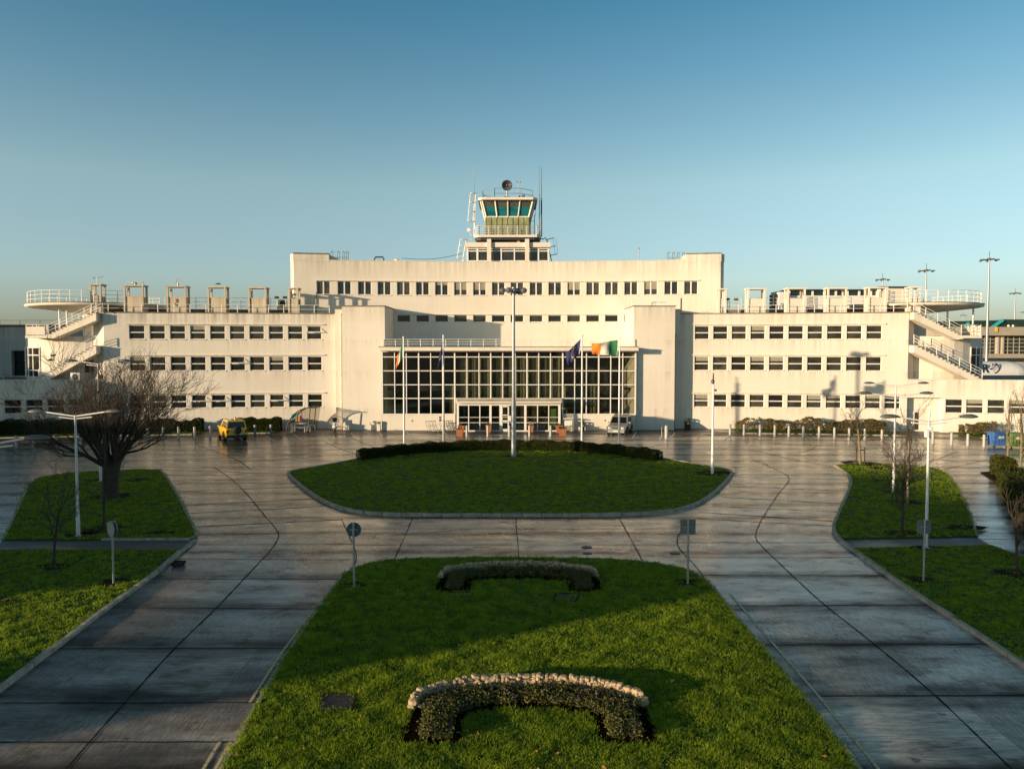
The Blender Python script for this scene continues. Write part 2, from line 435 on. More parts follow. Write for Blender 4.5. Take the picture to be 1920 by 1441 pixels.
def ribbon(b, pts, w, z, mi=0, wob=0.0):
    for i in range(len(pts)-1):
        a, c = Vector((*pts[i],0)), Vector((*pts[i+1],0)); d = c-a
        if d.length < 1e-5: continue
        n = Vector((-d.y,d.x,0)).normalized(); m = max(1, int(d.length/.45)) if wob else 1; row = []
        for k in range(m+1):
            p = a.lerp(c, k/m) + n*(random.gauss(0, wob) if 0 < k < m else 0); q = n*w/2*(random.uniform(.6,1.35) if wob else 1); row.append((p-q, p+q))
        for (a0, a1), (c0, c1) in zip(row[:-1], row[1:]): b.quad((*a0.xy,z),(*c0.xy,z),(*c1.xy,z),(*a1.xy,z), mi)
def kerb_line(b, pts, w=.14, h=.12, seg=.95, side=0):
    """separate kerb stones along a polyline"""
    L = [0]
    for i in range(1, len(pts)): L.append(L[-1]+math.dist(pts[i], pts[i-1]))
    def at(s):
        for i in range(1, len(pts)):
            if L[i] >= s or i == len(pts)-1:
                t = (s-L[i-1])/max(L[i]-L[i-1], 1e-6); t = max(0, min(1, t))
                return Vector((pts[i-1][0]+(pts[i][0]-pts[i-1][0])*t, pts[i-1][1]+(pts[i][1]-pts[i-1][1])*t, 0))
    n = max(1, int(L[-1]/seg)); st = L[-1]/n
    for i in range(n):
        p, q = at(i*st+.018), at((i+1)*st-.018)
        d = (q-p); m = Vector((-d.y,d.x,0)).normalized()*side*w/2; hh = h + random.uniform(-.008,.008)
        z = Vector((0,0,hh/2)); b.bar(p+m+z, q+m+z, w, hh)

RY = lambda X: 78.7 - (X+.4)**2/420.0            # front line of the wings
RR = lambda X: 83.1 - (X+.4)**2/240.0            # front line of the upper storeys

ground = sheet('ground', [(-6000,-3000),(6000,-3000),(6000,12000),(-6000,12000)], -.004, M['ground'])
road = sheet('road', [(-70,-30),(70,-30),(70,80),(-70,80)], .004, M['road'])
tp = [(x, RY(x)-6.3) for x in np.linspace(-50, 58, 40)] + [(x, RY(x)+.8) for x in np.linspace(58, -50, 40)]
parking = sheet('parking_strip', tp, .008, M['tarmac'])

LAWN = {}
LAWN['roundabout'] = spline(gp([(541,888),(560,909),(588,930),(617,946),(652,958),(700,965),(780,967.5),(870,968),(960,968),(1060,968),(1150,967),(1230,963.5),(1290,953),(1330,933),(1355,911),(1372,890),(1362,882),(1325,875),(1240,861),(1180,853),(1100,847),(963,843),(830,846),(740,853),(680,861),(620,872),(570,881)]), k=4)
LAWN['front'] = spline(gp([(307,1640),(380,1509),(430,1420),(497,1300),(548,1215),(600,1140),(640,1086),(660,1070),(720,1054),(800,1050),(880,1048),(960,1048),(1050,1049),(1110,1050),(1200,1055),(1270,1066),(1310,1081),(1330,1097),(1365,1140),(1430,1219),(1500,1302),(1590,1420),(1650,1500),(1755,1640)]), k=3)
LAWN['left_upper'] = gp(spline([(300,882),(318,905),(338,940),(357,978),(368,1000),(366,1013)], False, 4) + [(190,1013.5),(5,1014),(20,985),(38,945),(55,908),(75,897),(130,888),(200,884),(270,881)])
LAWN['left_lower'] = gp([(-600,1034),(338,1034)] + spline([(338,1036),(320,1052),(280,1085),(190,1150),(105,1215),(0,1295),(-120,1386),(-320,1540)], False, 4) + [(-700,1540)])
LAWN['right_upper'] = gp(spline([(1566,874),(1588,888),(1596,905),(1590,925),(1578,952),(1565,983),(1564,999),(1573,1012)], False, 4) + [(1700,1010),(1832,1007),(1824,980),(1810,945),(1795,912),(1775,888),(1750,878),(1690,872),(1620,868)])
LAWN['right_lower'] = gp([(1597,1030),(1730,1028),(1860,1025),(1900,1040),(1960,1062),(2300,1200),(2300,1560)] + spline([(2300,1503),(2100,1370),(1920,1250),(1800,1170),(1690,1098),(1640,1062),(1610,1040)], False, 4))
for k, pl in LAWN.items():
    sheet('lawn', pl, .085, M['lawn'], skirt=.1)
def vstrip(ua, ub, da, db):
    xa, xb = hit(ua, RY), hit(ub, RY); xs = np.linspace(xa, xb, 14)
    return [(x, RY(x)-da) for x in xs] + [(x, RY(x)-db) for x in xs[::-1]]
VERGE = [vstrip(1371,1668,4.3,.02), vstrip(1783,1862,5.0,.02), vstrip(446,530,4.0,.02), vstrip(-60,392,4.4,.02)]
for pl in VERGE: sheet('lawn', pl, .06, M['lawn'], skirt=.06)
sheet('planting_bed', gp([(1838,886),(1866,905),(1888,930),(1922,990),(1985,1082),(2045,1085),(1970,985),(1912,895),(1896,884)]), .06, M['soil2'], skirt=.06)
sheet('footpath', gp([(5,1014.5),(366,1014.5),(338,1033.5),(-20,1033.5)]), .03, M['path'], skirt=.03)
sheet('footpath', gp([(1573,1013),(1832,1008),(1860,1024.5),(1597,1029)]), .03, M['path'], skirt=.03)

kb = MB()
def closed(pl): return pl + [pl[0]]
kerb_line(kb, closed(LAWN['roundabout']), .16, .15, .95)
ll = LAWN['left_upper']; kerb_line(kb, ll[:22], .14, .11, .9); kerb_line(kb, ll[22:], .12, .10, .9)
kerb_line(kb, gp(spline([(366,1014),(352,1026),(338,1036)], False, 4)), .14, .11, .9)
kerb_line(kb, LAWN['left_lower'][2:-1], .14, .12, .9)
rl = LAWN['right_upper']; kerb_line(kb, rl[:29], .14, .12, .9); kerb_line(kb, rl[30:] + rl[:1], .10, .10, .9)
kerb_line(kb, gp(spline([(1573,1012),(1585,1022),(1600,1033),(1610,1040)], False, 4)), .14, .12, .9)
kerb_line(kb, LAWN['right_lower'][7:], .14, .12, .9)
kerb_line(kb, LAWN['front'], .10, .09, .9)
for pl in VERGE: kerb_line(kb, pl[:14] if True else pl, .12, .10, .9)
tag(kb.build('kerb', M['kerb']), kind='structure')

jb = MB()
def joint(pix, w=.05, sm=True):
    w *= .75
    pts = gp(spline(pix, False, 5) if sm and len(pix) > 2 else pix); ribbon(jb, pts, w, .0125, 0, .008)
Ls = [((0,1318),(482,1317)),((70,1216),(552,1215)),((180,1139),(605,1141)),((255,1085),(645,1085)),((320,1048),(655,1049)),((372,1021),(664,1020)),((370,1003),(650,996)),((368,987),(640,974)),((358,962),(608,949)),((345,947),(590,935)),((332,921),(560,913)),((322,901),(540,898)),((0,1391),(440,1391)),((300,881),(545,888))]
for a, c in Ls: joint([a, c], .055 if a[1] > 1000 else .09)
joint([(60,1520),(140,1423),(235,1316),(330,1213),(405,1140),(475,1066),(510,1028),(522,1006),(518,992),(495,965),(462,925),(430,895),(400,875)], .055)
for a, c in [((1535,1305),(1960,1303)),((1430,1209),(1850,1207)),((1362,1135),(1740,1134)),((1318,1078),(1660,1079)),((1285,1045),(1600,1045)),((1268,1017),(1566,1017)),((1306,972),(1562,986)),((1310,960),(1562,977)),((1335,948),(1575,960)),((1355,932),(1580,944)),((1368,912),(1590,920)),((1376,894),(1592,899))]: joint([a, c], .055 if a[1] > 1000 else .09)
joint([(1950,1490),(1880,1425),(1755,1305),(1640,1208),(1548,1135),(1485,1078),(1430,1025),(1417,1005),(1425,980),(1440,955),(1460,925),(1480,897),(1450,878),(1410,862)], .055)
joint([(775,969),(757,1010),(738,1052)], .05, False); joint([(967,969),(973,1048)], .05); joint([(1160,969),(1205,1051)], .05)
for v, a, c in ((991,660,1280),(1021,655,1270)): joint([(a,v),(c,v)], .06)
joint([(1330,1097),(1305,1062),(1275,1030),(1270,1010),(1280,990)], .05)
joint([(655,1070),(668,1040),(640,972)], .05)
joint([(300,862),(520,855),(640,842),(760,840)], .08); joint([(260,848),(430,842),(560,836),(700,829),(850,824)], .07)
joint([(430,868),(560,858),(680,850)], .07); joint([(370,835),(440,860),(470,880)], .07); joint([(610,829),(640,842),(700,862)], .07)
joint([(660,822),(720,846)], .07); joint([(505,850),(640,868)], .06)
joint([(1250,826),(1400,829),(1560,836),(1720,843),(1900,858)], .08); joint([(1280,838),(1400,843),(1480,860),(1560,874)], .1)
joint([(1300,862),(1410,862),(1440,872)], .07); joint([(1450,852),(1600,856),(1730,858),(1900,880)], .07); joint([(1535,834),(1505,848),(1450,850)], .07)
joint([(1795,846),(1740,868)], .06); joint([(1850,862),(1770,880)], .06); joint([(1200,842),(1240,834)], .06)
for v in (905,922,945,968,990,1010): joint([(1800+(v-905)*.3,v),(1890+(v-905)*.5,v+2)], .05)
for v in (905,925,950,980): joint([(-40,v+2),(60-(v-890)*.45,v)], .06)
tag(jb.build('road_joints', M['joint']), kind='structure')

mk = MB()
for a, c in [((1193,810),(1185.6,820.6)),((1236,822),(1244,810)),((1265.6,811.5),(1255,822.5)),((1317.5,812.5),(1306,824)),((1372,816),(1358,825)),((1426,817.5),(1409,826.5)),((1266,811.6),(1318,812.6)),
             ((498,818),(513,826)),((550,814),(567,825)),((604,812.5),(617.5,823)),((658,811.7),(667.5,821.7)),((710,810),(717.5,819)),((762.5,809.5),(768,816)),((1131,820),(1140,810)),((830,806),(838,815))]:
    ribbon(mk, gp([a, c]), .11, .017)
tag(mk.build('road_markings', M['mark']), kind='structure')
yb = MB()
def off(pix, dx): return [(u+dx*(v-655)/600, v) for u, v in pix]
for dx in (-9, -26):
    ribbon(yb, gp(off([(610,1142),(552,1225),(497,1317)], dx)), .07, .017); ribbon(yb, gp(off([(443,1391),(400,1470),(330,1600)], dx)), .07, .017)
ribbon(yb, gp(off([(640,1090),(610,1142)], -12)), .07, .017)
ribbon(yb, gp(off([(1345,1112),(1400,1180),(1500,1302),(1590,1418),(1680,1540)], 30)), .07, .017)
tag(yb.build('road_markings', M['yline']), kind='structure')

# worn earth rings round trunks and posts
PATCH = []
def patch(u, v, rx, ry):
    x, y = G(u, v); n = 22
    pl = [(x+math.cos(2*math.pi*i/n)*rx*random.uniform(.75,1.15), y+math.sin(2*math.pi*i/n)*ry*random.uniform(.75,1.15)) for i in range(n)]
    sheet('bare_earth', pl, .092, M['soil2']); PATCH.append(pl)
for a in [(101,1066,.55,.5),(205,934,1.2,1.0),(195,996,1.0,.8),(150,1006,.7,.5),(213,1095,.55,.5),(664,1101,.45,.35),(1290,1096,.6,.4),(1731,1092,.6,.45),(1738,1030,.8,.3),(1690,1003,.8,.6),(1675,924,.7,.6),(1613,871,1.4,1.2),(963,857,.9,.8),(1336,889,1.4,1.0),(1700,945,1.0,.7),(1908,1080,.8,.7),(300,1002,.7,.35),(2,1130,.5,.35),(185,903,.9,.7),(262,902,.9,.6),(1660,880,1.2,.8),(1810,992,1.0,.5)]: patch(*a)
# ------------------------------------------------------------------ terminal building
TB = empty('terminal_building', (-.4, 77, 0), 'long cream three storey terminal building with curved wings and glazed central hall', 'building')

def curve_wall(b, f, xa, xb, z0, z1, ops=(), depth=.2, mi=0, step=1.5):
    xs = {xa, xb} | set(np.arange(xa, xb, step).tolist()); zs = {z0, z1}
    for o in ops: xs |= {o[0], o[1]}; zs |= {o[2], o[3]}
    xs = sorted(x for x in xs if xa-1e-6 <= x <= xb+1e-6); zs = sorted(zs)
    keep = [xs[0]]
    for x in xs[1:]:
        if x-keep[-1] > 1e-4: keep.append(x)
    xs = keep
    for i in range(len(xs)-1):
        for j in range(len(zs)-1):
            cx, cz = (xs[i]+xs[i+1])/2, (zs[j]+zs[j+1])/2
            if any(o[0] < cx < o[1] and o[2] < cz < o[3] for o in ops): continue
            a, c = xs[i], xs[i+1]
            b.quad((a,f(a),zs[j]),(c,f(c),zs[j]),(c,f(c),zs[j+1]),(a,f(a),zs[j+1]), mi)
    for a, c, za, zb in ops:
        b.quad((a,f(a),za),(a,f(a)+depth,za),(a,f(a)+depth,zb),(a,f(a),zb), mi)
        b.quad((c,f(c),za),(c,f(c)+depth,za),(c,f(c)+depth,zb),(c,f(c),zb), mi)
        b.quad((a,f(a),za),(c,f(c),za),(c,f(c)+depth,za),(a,f(a)+depth,za), mi)
        b.quad((a,f(a),zb),(c,f(c),zb),(c,f(c)+depth,zb),(a,f(a)+depth,zb), mi)
def coping(b, f, xa, xb, z0, z1, out=.06, back=.32, n=16):
    xs = np.linspace(xa, xb, n)
    for a, c in zip(xs[:-1], xs[1:]):
        v = [(a,f(a)-out,z0),(c,f(c)-out,z0),(c,f(c)+back,z0),(a,f(a)+back,z0)]
        b.add(v + [(x,y,z1) for x,y,_ in v], [(0,1,5,4),(4,5,6,7),(3,2,1,0),(2,3,7,6),(1,2,6,5),(3,0,4,7)])

# --- window kinds (local: x along wall, y inward, z up; origin bottom centre on the wall face)
def window_mesh(kind, w, h):
    b = MB(); t = .05
    y0, y1 = .09, .16
    b.box(-w/2,-w/2+t,y0,y1,0,h); b.box(w/2-t,w/2,y0,y1,0,h)
    b.box(-w/2+t,w/2-t,y0,y1,0,t); b.box(-w/2+t,w/2-t,y0,y1,h-t,h)
    if kind == 'mid': b.box(-w/2+t,w/2-t,y0-.03,y1,h*.49-.05,h*.49+.05)
    if kind == 'vert': b.box(-.07,.07,y0-.02,y1,t,h-t)
    p = MB(); p.box(-w/2+.01,w/2-.01,.125,.145,.01,h-.01)
    s = MB(); s.box(-w/2-.06,w/2+.06,-.07,.09,-.07,-.003)
    return b.mesh('window_frame', M['white']), p.mesh('pane', M['pane']), s.mesh('sill', M['sill'])
def place_window(name, meshes, x, f, z, pane_mat=None, blind=0.0, w=1.4, h=1.35):
    y = f(x); ang = math.atan2(f(x+.05)-f(x-.05), .1)
    o = bpy.data.objects.new(name, meshes[0]); COL.objects.link(o)
    o.matrix_basis = wm(TB).inverted() @ Matrix.Translation((x, y, z)) @ Matrix.Rotation(ang, 4, 'Z'); adopt(o, TB)
    p = bpy.data.objects.new('pane', meshes[1]); COL.objects.link(p); adopt(p, o)
    s = bpy.data.objects.new('sill', meshes[2]); COL.objects.link(s); adopt(s, o)
    if blind:
        q = MB(); q.box(-w/2+.06, w/2-.06, .118, .124, h-blind, h-.06)
        q.build('blind', M['blind'], o, world=False)
    return o
def openings(xs, f, w, za, zb):
    return [(x-w/2, x+w/2, za, zb) for x in xs]

ROWS = [(PZ(636, 77.9), PZ(611, 77.9)), (PZ(694, 77.9), PZ(668, 77.9)), (PZ(762.5, 77.9), PZ(738.5, 77.9))]
WW = 1.42
LX = np.linspace(hit(258, RY), hit(590, RY), 10); RX = np.linspace(hit(1315.5, RY), hit(1638, RY), 10)
RXg = np.append(RX, hit(1674.7, RY))
LE = np.array([hit(u, RY) for u in (-22, 21.5, 62, 102, 142)]); RE = np.array([hit(u, RY) for u in (1791, 1830, 1870.5, 1911, 1952)])
XL0, XL1 = hit(196, RY), hit(636, RY); XR0, XR1 = hit(1266, RY), hit(1702, RY)
ZE = 5.06; ZW = 11.55

def hood(b, xa, xb, f, z):
    xs = np.linspace(xa, xb, 10)
    for a, c in zip(xs[:-1], xs[1:]):
        v = [(a,f(a)-.13,z),(c,f(c)-.13,z),(c,f(c)+.02,z),(a,f(a)+.02,z)]
        b.add(v+[(x,y,z2+.09) for x,y,z2 in v], [(0,1,5,4),(4,5,6,7),(3,2,1,0),(0,3,7,4),(1,2,6,5)])

for side, xs, xg, xa, xb in ((-1, LX, LX, XL0, XL1), (1, RX, RXg, XR0, XR1)):
    b = MB(); ops = []
    for k, (za, zb) in enumerate(ROWS): ops += openings(xg if k == 2 else xs, RY, WW, za, zb)
    curve_wall(b, RY, xa, xb, 0, ZW, ops)
    # slanted corner strip and end wall above the single-storey roof, roof sheet
    if side < 0: ex, ey = xa-1.5, RY(xa)+.9; e0 = (xa, RY(xa))
    else: ex, ey = xb+1.0, RY(xb)+.9; e0 = (xb, RY(xb))
    b.quad((*e0,ZE-.1),(ex,ey,ZE-.1),(ex,ey,ZW),(*e0,ZW)); b.quad((ex,ey,ZE-.1),(ex,92,ZE-.1),(ex,92,ZW),(ex,ey,ZW))
    b.quad((xa if side > 0 else ex,92,0),(xb if side < 0 else ex,92,0),(xb if side < 0 else ex,92,ZW),(xa if side > 0 else ex,92,ZW))
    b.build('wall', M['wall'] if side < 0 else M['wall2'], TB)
    r = MB(); pts = [(x, RY(x)+.05) for x in np.linspace(xa, xb, 14)]
    poly = ([(ex,92),(ex,ey)]+pts+[(xb,92)]) if side < 0 else (pts+[(ex,ey),(ex,92),(xa,92)])
    r.prism(poly, ZW-.3, ZW-.12); r.build('roof', M['coping'], TB)
    c = MB(); coping(c, RY, xa, xb, ZW+.003, ZW+.10); c.build('coping', M['coping'], TB)
    for k, (za, zb) in enumerate(ROWS):
        q = xg if k == 2 else xs; hb = MB(); hood(hb, q[0]-.95, q[-1]+1.0, RY, zb+.10); hb.build('window_hood', M['sill'], TB)
wing = window_mesh('mid', WW, ROWS[1][1]-ROWS[1][0])
HW = ROWS[1][1]-ROWS[1][0]
wr = [window_mesh('mid', WW, zb-za) for za, zb in ROWS]
wrR = [(a, p.copy(), s) for a, p, s in wr]
for a, p, s in wrR: p.materials[0] = M['pane2']
for xs, xg, ms in ((LX, LX, wr), (RX, RXg, wrR)):
    for k, (za, zb) in enumerate(ROWS):
        for x in (xg if k == 2 else xs):
            bl = random.choice([0,0,0,0,0,.3,.45]) if ms is wrR else random.choice([0]*7+[.4])
            wo_ = place_window('window', ms[k], x, RY, za, blind=bl, w=WW, h=zb-za)
            if ms is wr and (k, list(xs).index(x)) in ((0,9),(2,3),(2,4),(2,7),(1,5)):
                q_ = MB(); hh_ = (zb-za)
                for s0 in (-1,1): q_.bar((s0*(WW/2-.06),.10,hh_-.06),(s0*(WW/2-.06),-.28,hh_*.56), .05)
                q_.bar((-WW/2+.05,-.28,hh_*.56),(WW/2-.05,-.28,hh_*.56), .06); q_.build('open_sash', M['white'], wo_, world=False)

# --- single-storey ends
hg = ROWS[2][1]-ROWS[2][0]
zE = (PZ(775.5, RY(LE[1])), PZ(749, RY(LE[1])))
we = window_mesh('mid', 1.5, zE[1]-zE[0]); weR = (we[0], we[1].copy(), we[2]); weR[1].materials[0] = M['pane2']
b = MB(); curve_wall(b, RY, -64, XL0, 0, ZE, openings(LE, RY, 1.5, *zE))
b.build('wall', M['wall_low'], TB)
for x in LE: place_window('window', we, x, RY, zE[0], w=1.5, h=zE[1]-zE[0])
xd0, xd1 = hit(1700, RY)+.02, hit(1770, RY); zd = PZ(745, RY(xd0))
b = MB(); curve_wall(b, RY, XR1, 64, 0, ZE, openings(RE, RY, 1.5, *zE) + [(xd0+.05, xd1, 0.0, zd)], depth=.75)
yb_ = RY(xd1)+.72
b.quad((xd0-.3,RY(xd0)+.74,0),(xd1+.3,yb_,0),(xd1+.3,yb_,zd+.3),(xd0-.3,RY(xd0)+.74,zd+.3))
b.build('wall', M['wall_low'], TB)
for x in RE: place_window('window', weR, x, RY, zE[0], blind=random.choice([0,.4]), w=1.5, h=zE[1]-zE[0])
d = MB(); xa, xb = PX(1725, 74.6), PX(1758, 74.6); zt = PZ(772, 74.6); yd = RY(xa)+.70
d.box(xa, xb, yd-.06, yd-.005, 0, zt); de = d.build('entrance_door', M['white'], TB)
g = MB(); g.box(xa+.1, (xa+xb)/2-.05, yd-.075, yd-.063, .15, zt-.12); g.box((xa+xb)/2+.05, xb-.1, yd-.075, yd-.063, .15, zt-.12, 1)
g.build('door_leaf', [M['pane2'], M['blind']], de)
for xa, xb in ((-64, XL0), (XR1, 64)):
    r = MB(); xs = np.linspace(xa, xb, 12); r.prism([(x, RY(x)+.06) for x in xs]+[(xb,92),(xa,92)], ZE-.35, ZE-.12); r.build('roof', M['coping'], TB)
for xa, xb in ((-64, XL0-.02), (XR1+.02, 64)):
    c = MB(); coping(c, RY, xa, xb, ZE+.003, ZE+.07); c.build('coping', M['sill'], TB)
def rails(b, pts, h, n=3, post=1.6, r=.022, pr=.028):
    """horizontal rails and posts along a list of 3-D points"""
    for k in range(n):
        z = h*(k+1)/n
        b.tube([(x,y,q+z) for x,y,q in pts], r, 5, cap=False)
    for i in range(len(pts)-1):
        a, c = Vector(pts[i]), Vector(pts[i+1]); m = max(1, round((c-a).length/post))
        for j in range(m + (1 if i == len(pts)-2 else 0)):
            p = a.lerp(c, j/m); b.bar(p, p+Vector((0,0,h)), pr*2)
b = MB(); rails(b, [(x, RY(x)+.5, ZE-.1) for x in np.linspace(-64, -48.5, 8)], .8, 2); b.build('roof_railing', M['steel'], TB)

# --- stair drums, landings, roof decks with cantilevered discs
def stair(side, name, ua, va, ub, vb, y0, y1, steps, solid):
    xa, za = P(ua, va, y0); xb, zb = P(ub, vb, y0)
    b = MB(); top = []; dx, dz = (xb-xa)/steps, (zb-za)/steps
    for i in range(steps): top += [(xa+dx*i, za+dz*i), (xa+dx*i, za+dz*(i+1))]
    top.append((xb, zb))
    low = [(xb, zb-.75), (xa+dx*1.2, za-.34), (xa-dx*.5, za-.26), (xa-dx*.5, za)]
    b.prism_y(top+low, y0, y1); s = b.build('staircase', M['wall2'], TB)
    tr = MB()
    for i in range(steps):
        x0_, x1_ = sorted((xa+dx*i, xa+dx*(i+1))); tr.box(x0_-.04, x1_+.02, y0-.035, y1, za+dz*(i+1)-.06, za+dz*(i+1)+.004)
    tr.build('tread', M['coping'], s)
    r = MB()
    for yy in (y0+.06, y1-.06): rails(r, [(xa, yy, za+.12), (xb, yy, zb+.12)], .85, 3, 1.25)
    r.build('stair_railing', M['rail'], s)
    return xa, za, xb, zb
for side in (-1, 1):
    cx = -43.85 if side < 0 else 42.2; CY, DR = 82.2, 6.6
    b = MB(); n = 40; ztop = 9.3
    ring = [(cx+DR*math.cos(2*math.pi*i/n), CY+DR*math.sin(2*math.pi*i/n)) for i in range(n)]
    for i in range(n):
        (x0,y0),(x1,y1) = ring[i], ring[(i+1)%n]; b.add([(x0,y0,ZE-.3),(x1,y1,ZE-.3),(x1,y1,ztop),(x0,y0,ztop)], [(0,1,2,3)], sm=True)
    b.add([(x,y,ztop) for x,y in ring], [tuple(range(n))])
    drum = b.build('stair_drum', M['wall2'], TB)
    # window band on the outer flank of the drum
    w = MB(); fr = MB()
    a0, a1 = (R(209), R(247)) if side < 0 else (R(297), R(331))
    k = 4; aa = np.linspace(a0, a1, k+1)
    for i in range(k):
        q = [(cx+(DR+.03)*math.cos(t), CY+(DR+.03)*math.sin(t)) for t in (aa[i], aa[i+1])]
        w.quad((*q[0],5.3),(*q[1],5.3),(*q[1],8.2),(*q[0],8.2))
        for zz in (5.3, 5.95, 7.45, 8.2):
            fr.bar((*q[0],zz),(*q[1],zz), .1, .09)
    for t in aa:
        x, y = cx+(DR+.04)*math.cos(t), CY+(DR+.04)*math.sin(t); fr.bar((x,y,5.2),(x,y,8.25), .09)
    wi = w.build('drum_window', M['pane'], TB); fr.build('window_frame', M['white'], wi)
    # disc deck
    b = MB(); dc = (-43.25 if side < 0 else 41.7, 82.0); RD = 7.0
    b.lathe([(2.0, 11.78), (6.7, 12.27), (7.0, 12.34), (7.05, 12.52), (6.9, 12.55)], (*dc, 0), 48)
    b.tube([(*dc, ZE), (*dc, 11.6)], 1.9, 20)
    deck = b.build('roof_disc', M['wall2'], TB)
    b = MB(); b.lathe([(6.98, 12.553), (7.08, 12.58), (7.08, 12.60), (6.9, 12.62)], (*dc,0), 48); b.build('disc_edge', M['coping'], deck)
    b = MB(); nn = 30
    a_in, a_out = (R(60), R(318)) if side < 0 else (R(-138), R(120))
    pts = [(dc[0]+6.75*math.cos(t), dc[1]+6.75*math.sin(t), 12.58) for t in np.linspace(a_in, a_out, nn)]
    rails(b, pts, 1.2, 3, 1.5); b.build('disc_railing', M['rail'], deck)
    b = MB()
    for u in ((114, 128) if side < 0 else (1774, 1822)):
        x = PX(u, 78.5); b.tube([(x,78.5,9.2),(x,78.5,12.2)], .09, 8)
    b.build('deck_column', M['white'], deck)
    if side < 0:
        u0, u1, ul0 = 88, 179, 48; stair(side, 'upper', 90, 628, 180, 586, 74.4, 75.7, 13, True); stair(side, 'lower', 72, 711, 180, 648, 74.3, 75.6, 17, True)
        xa, xb = PX(49, 74.4), PX(90, 74.4)
    else:
        stair(side, 'upper', 1803, 630, 1714, 584, 74.4, 75.7, 13, True); stair(side, 'lower', 1842, 712, 1714, 646, 74.3, 75.6, 17, True)
        xa, xb = PX(1801, 74.4), PX(1839, 74.4)
    b = MB(); zl = PZ(629, 74.4); b.box(xa, xb, 74.38, 78, zl-.24, zl+.01); ln = b.build('landing', M['wall2'], TB)
    b = MB(); rails(b, [(xa+.05,77.5,zl),(xa+.05,74.5,zl),(xb-.05,74.5,zl)] if side < 0 else [(xb-.05,77.5,zl),(xb-.05,74.5,zl),(xa+.05,74.5,zl)], 1.05, 3, .9); b.build('landing_railing', M['rail'], ln)
    b = MB()
    if side < 0: b.box(xa+.02, xb-.25, 74.46, 74.54, zl+.08, zl+.88); b.box(xa, xa+.08, 74.56, 77.4, zl+.08, zl+.88)
    else: b.box(xb-.1, xb-.02, 74.56, 77.4, zl+.06, zl+.95)
    b.build('landing_panel', M['wall2'], ln)
b = MB(); x, z = P(158, 683, 75.95); b.box(x, x+.8, 75.9, 75.98, z-.8, z+.8); b.build('drum_window', M['pane'], TB)
b = MB(); x, z = P(144, 705, 74.5); b.box(x-.45, x+.45, 74.2, 74.6, z-.45, z+.35); ac = b.build('air_conditioner', M['white'], TB)
b = MB(); b.lathe([(.28,-.01),(.3,.02)], (x, 74.18, z-.05), 16, axis='y'); b.build('fan', M['dark'], ac)

# --- roof housings along both wings
def housing_mesh(w, d=1.15, h=2.75, hs=1.65, mk_='housing'):
    b = MB(); p = .17
    b.box(-w/2+.10, w/2-.10, .08, d-.08, 0, hs)
    for sx in (-1, 1):
        for yy in (0, d-p): b.box(min(sx*w/2, sx*(w/2-p)), max(sx*w/2, sx*(w/2-p)), yy, yy+p, 0, h-.13)
    b.box(-w/2-.07, w/2+.07, -.07, d+.07, h-.13, h)
    b.box(-w/2+p, w/2-p, .05, .13, hs+.002, hs+.06)
    return b.mesh('roof_housing', M[mk_])
hm = {}
def place_housing(ua, ub, vtop, f):
    uc = (ua+ub)/2; x = hit(uc, lambda X: f(X)+1.0); y = f(x)+1.0; w = round((ub-ua)*y/F, 1); h = round(PZ(vtop, y)-ZW+.1, 2)
    key = (w, h, x > 0)
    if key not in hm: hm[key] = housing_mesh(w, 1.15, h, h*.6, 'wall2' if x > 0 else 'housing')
    o = bpy.data.objects.new('roof_housing', hm[key]); COL.objects.link(o)
    ang = math.atan2(f(x+.05)-f(x-.05), .1)*.4
    o.matrix_basis = wm(TB).inverted() @ Matrix.Translation((x, y, ZW-.1)) @ Matrix.Rotation(ang, 4, 'Z'); adopt(o, TB); return o, x, y
HS = []
for a in [(171.5,192,532),(235,271,534),(315,351,535.5),(391,425.5,537),(467,501,538),(542,560,539)]: HS.append(place_housing(*a, RY))
for a in [(1346,1360,540.5),(1400,1434,540),(1475,1508,539.5),(1550,1585,539),(1626,1660,538),(1704,1723,537)]: HS.append(place_housing(*a, RY))
b = MB(); o, x, y = HS[0]; b.box(x+.08, x+.45, y+.02, y+.06, ZW+.72, ZW+1.0); ex = b.build('exit_sign', M['exit'], TB)
b = MB(); b.box(x+.14, x+.24, y+.012, y+.018, ZW+.80, ZW+.93); b.prism_y([(x+.28,ZW+.85),(x+.36,ZW+.85),(x+.36,ZW+.81),(x+.42,ZW+.87),(x+.36,ZW+.93),(x+.36,ZW+.89),(x+.28,ZW+.89)], y+.012, y+.018)
b.build('exit_symbol', M['white'], ex)
b = MB(); o, x, y = HS[2]
for q in range(9): b.ell((x-.1+random.uniform(-.35,.3), y+.075, ZW+.75+.08*q), (.16,.01,.07), 8, 4)
b.build('faded_emblem', M['dark'], TB)
# front and rear roof railings, raised rear deck
for xa, xb in ((XL0-1.2, XL1-1.0), (XR0+3.8, XR1)):
    b = MB(); f = lambda X: RY(X)+.35
    rails(b, [(x, f(x), ZW+.05) for x in np.linspace(xa, xb, 16)], .85, 2, 1.35); b.build('roof_railing', M['rail'], TB)
    b = MB(); b.prism([(x, RY(x)+4.2) for x in np.linspace(xa-1, xb-1, 10)]+[(xb-1, 91),(xa-1, 91)], ZW-.1, ZW+.62); b.build('roof_deck', M['coping'], TB)
    b = MB(); rails(b, [(x, RY(x)+4.4, ZW+.62) for x in np.linspace(xa-1, xb-1, 16)], 1.2, 3, 1.4); b.build('deck_railing', M['rail'], TB)

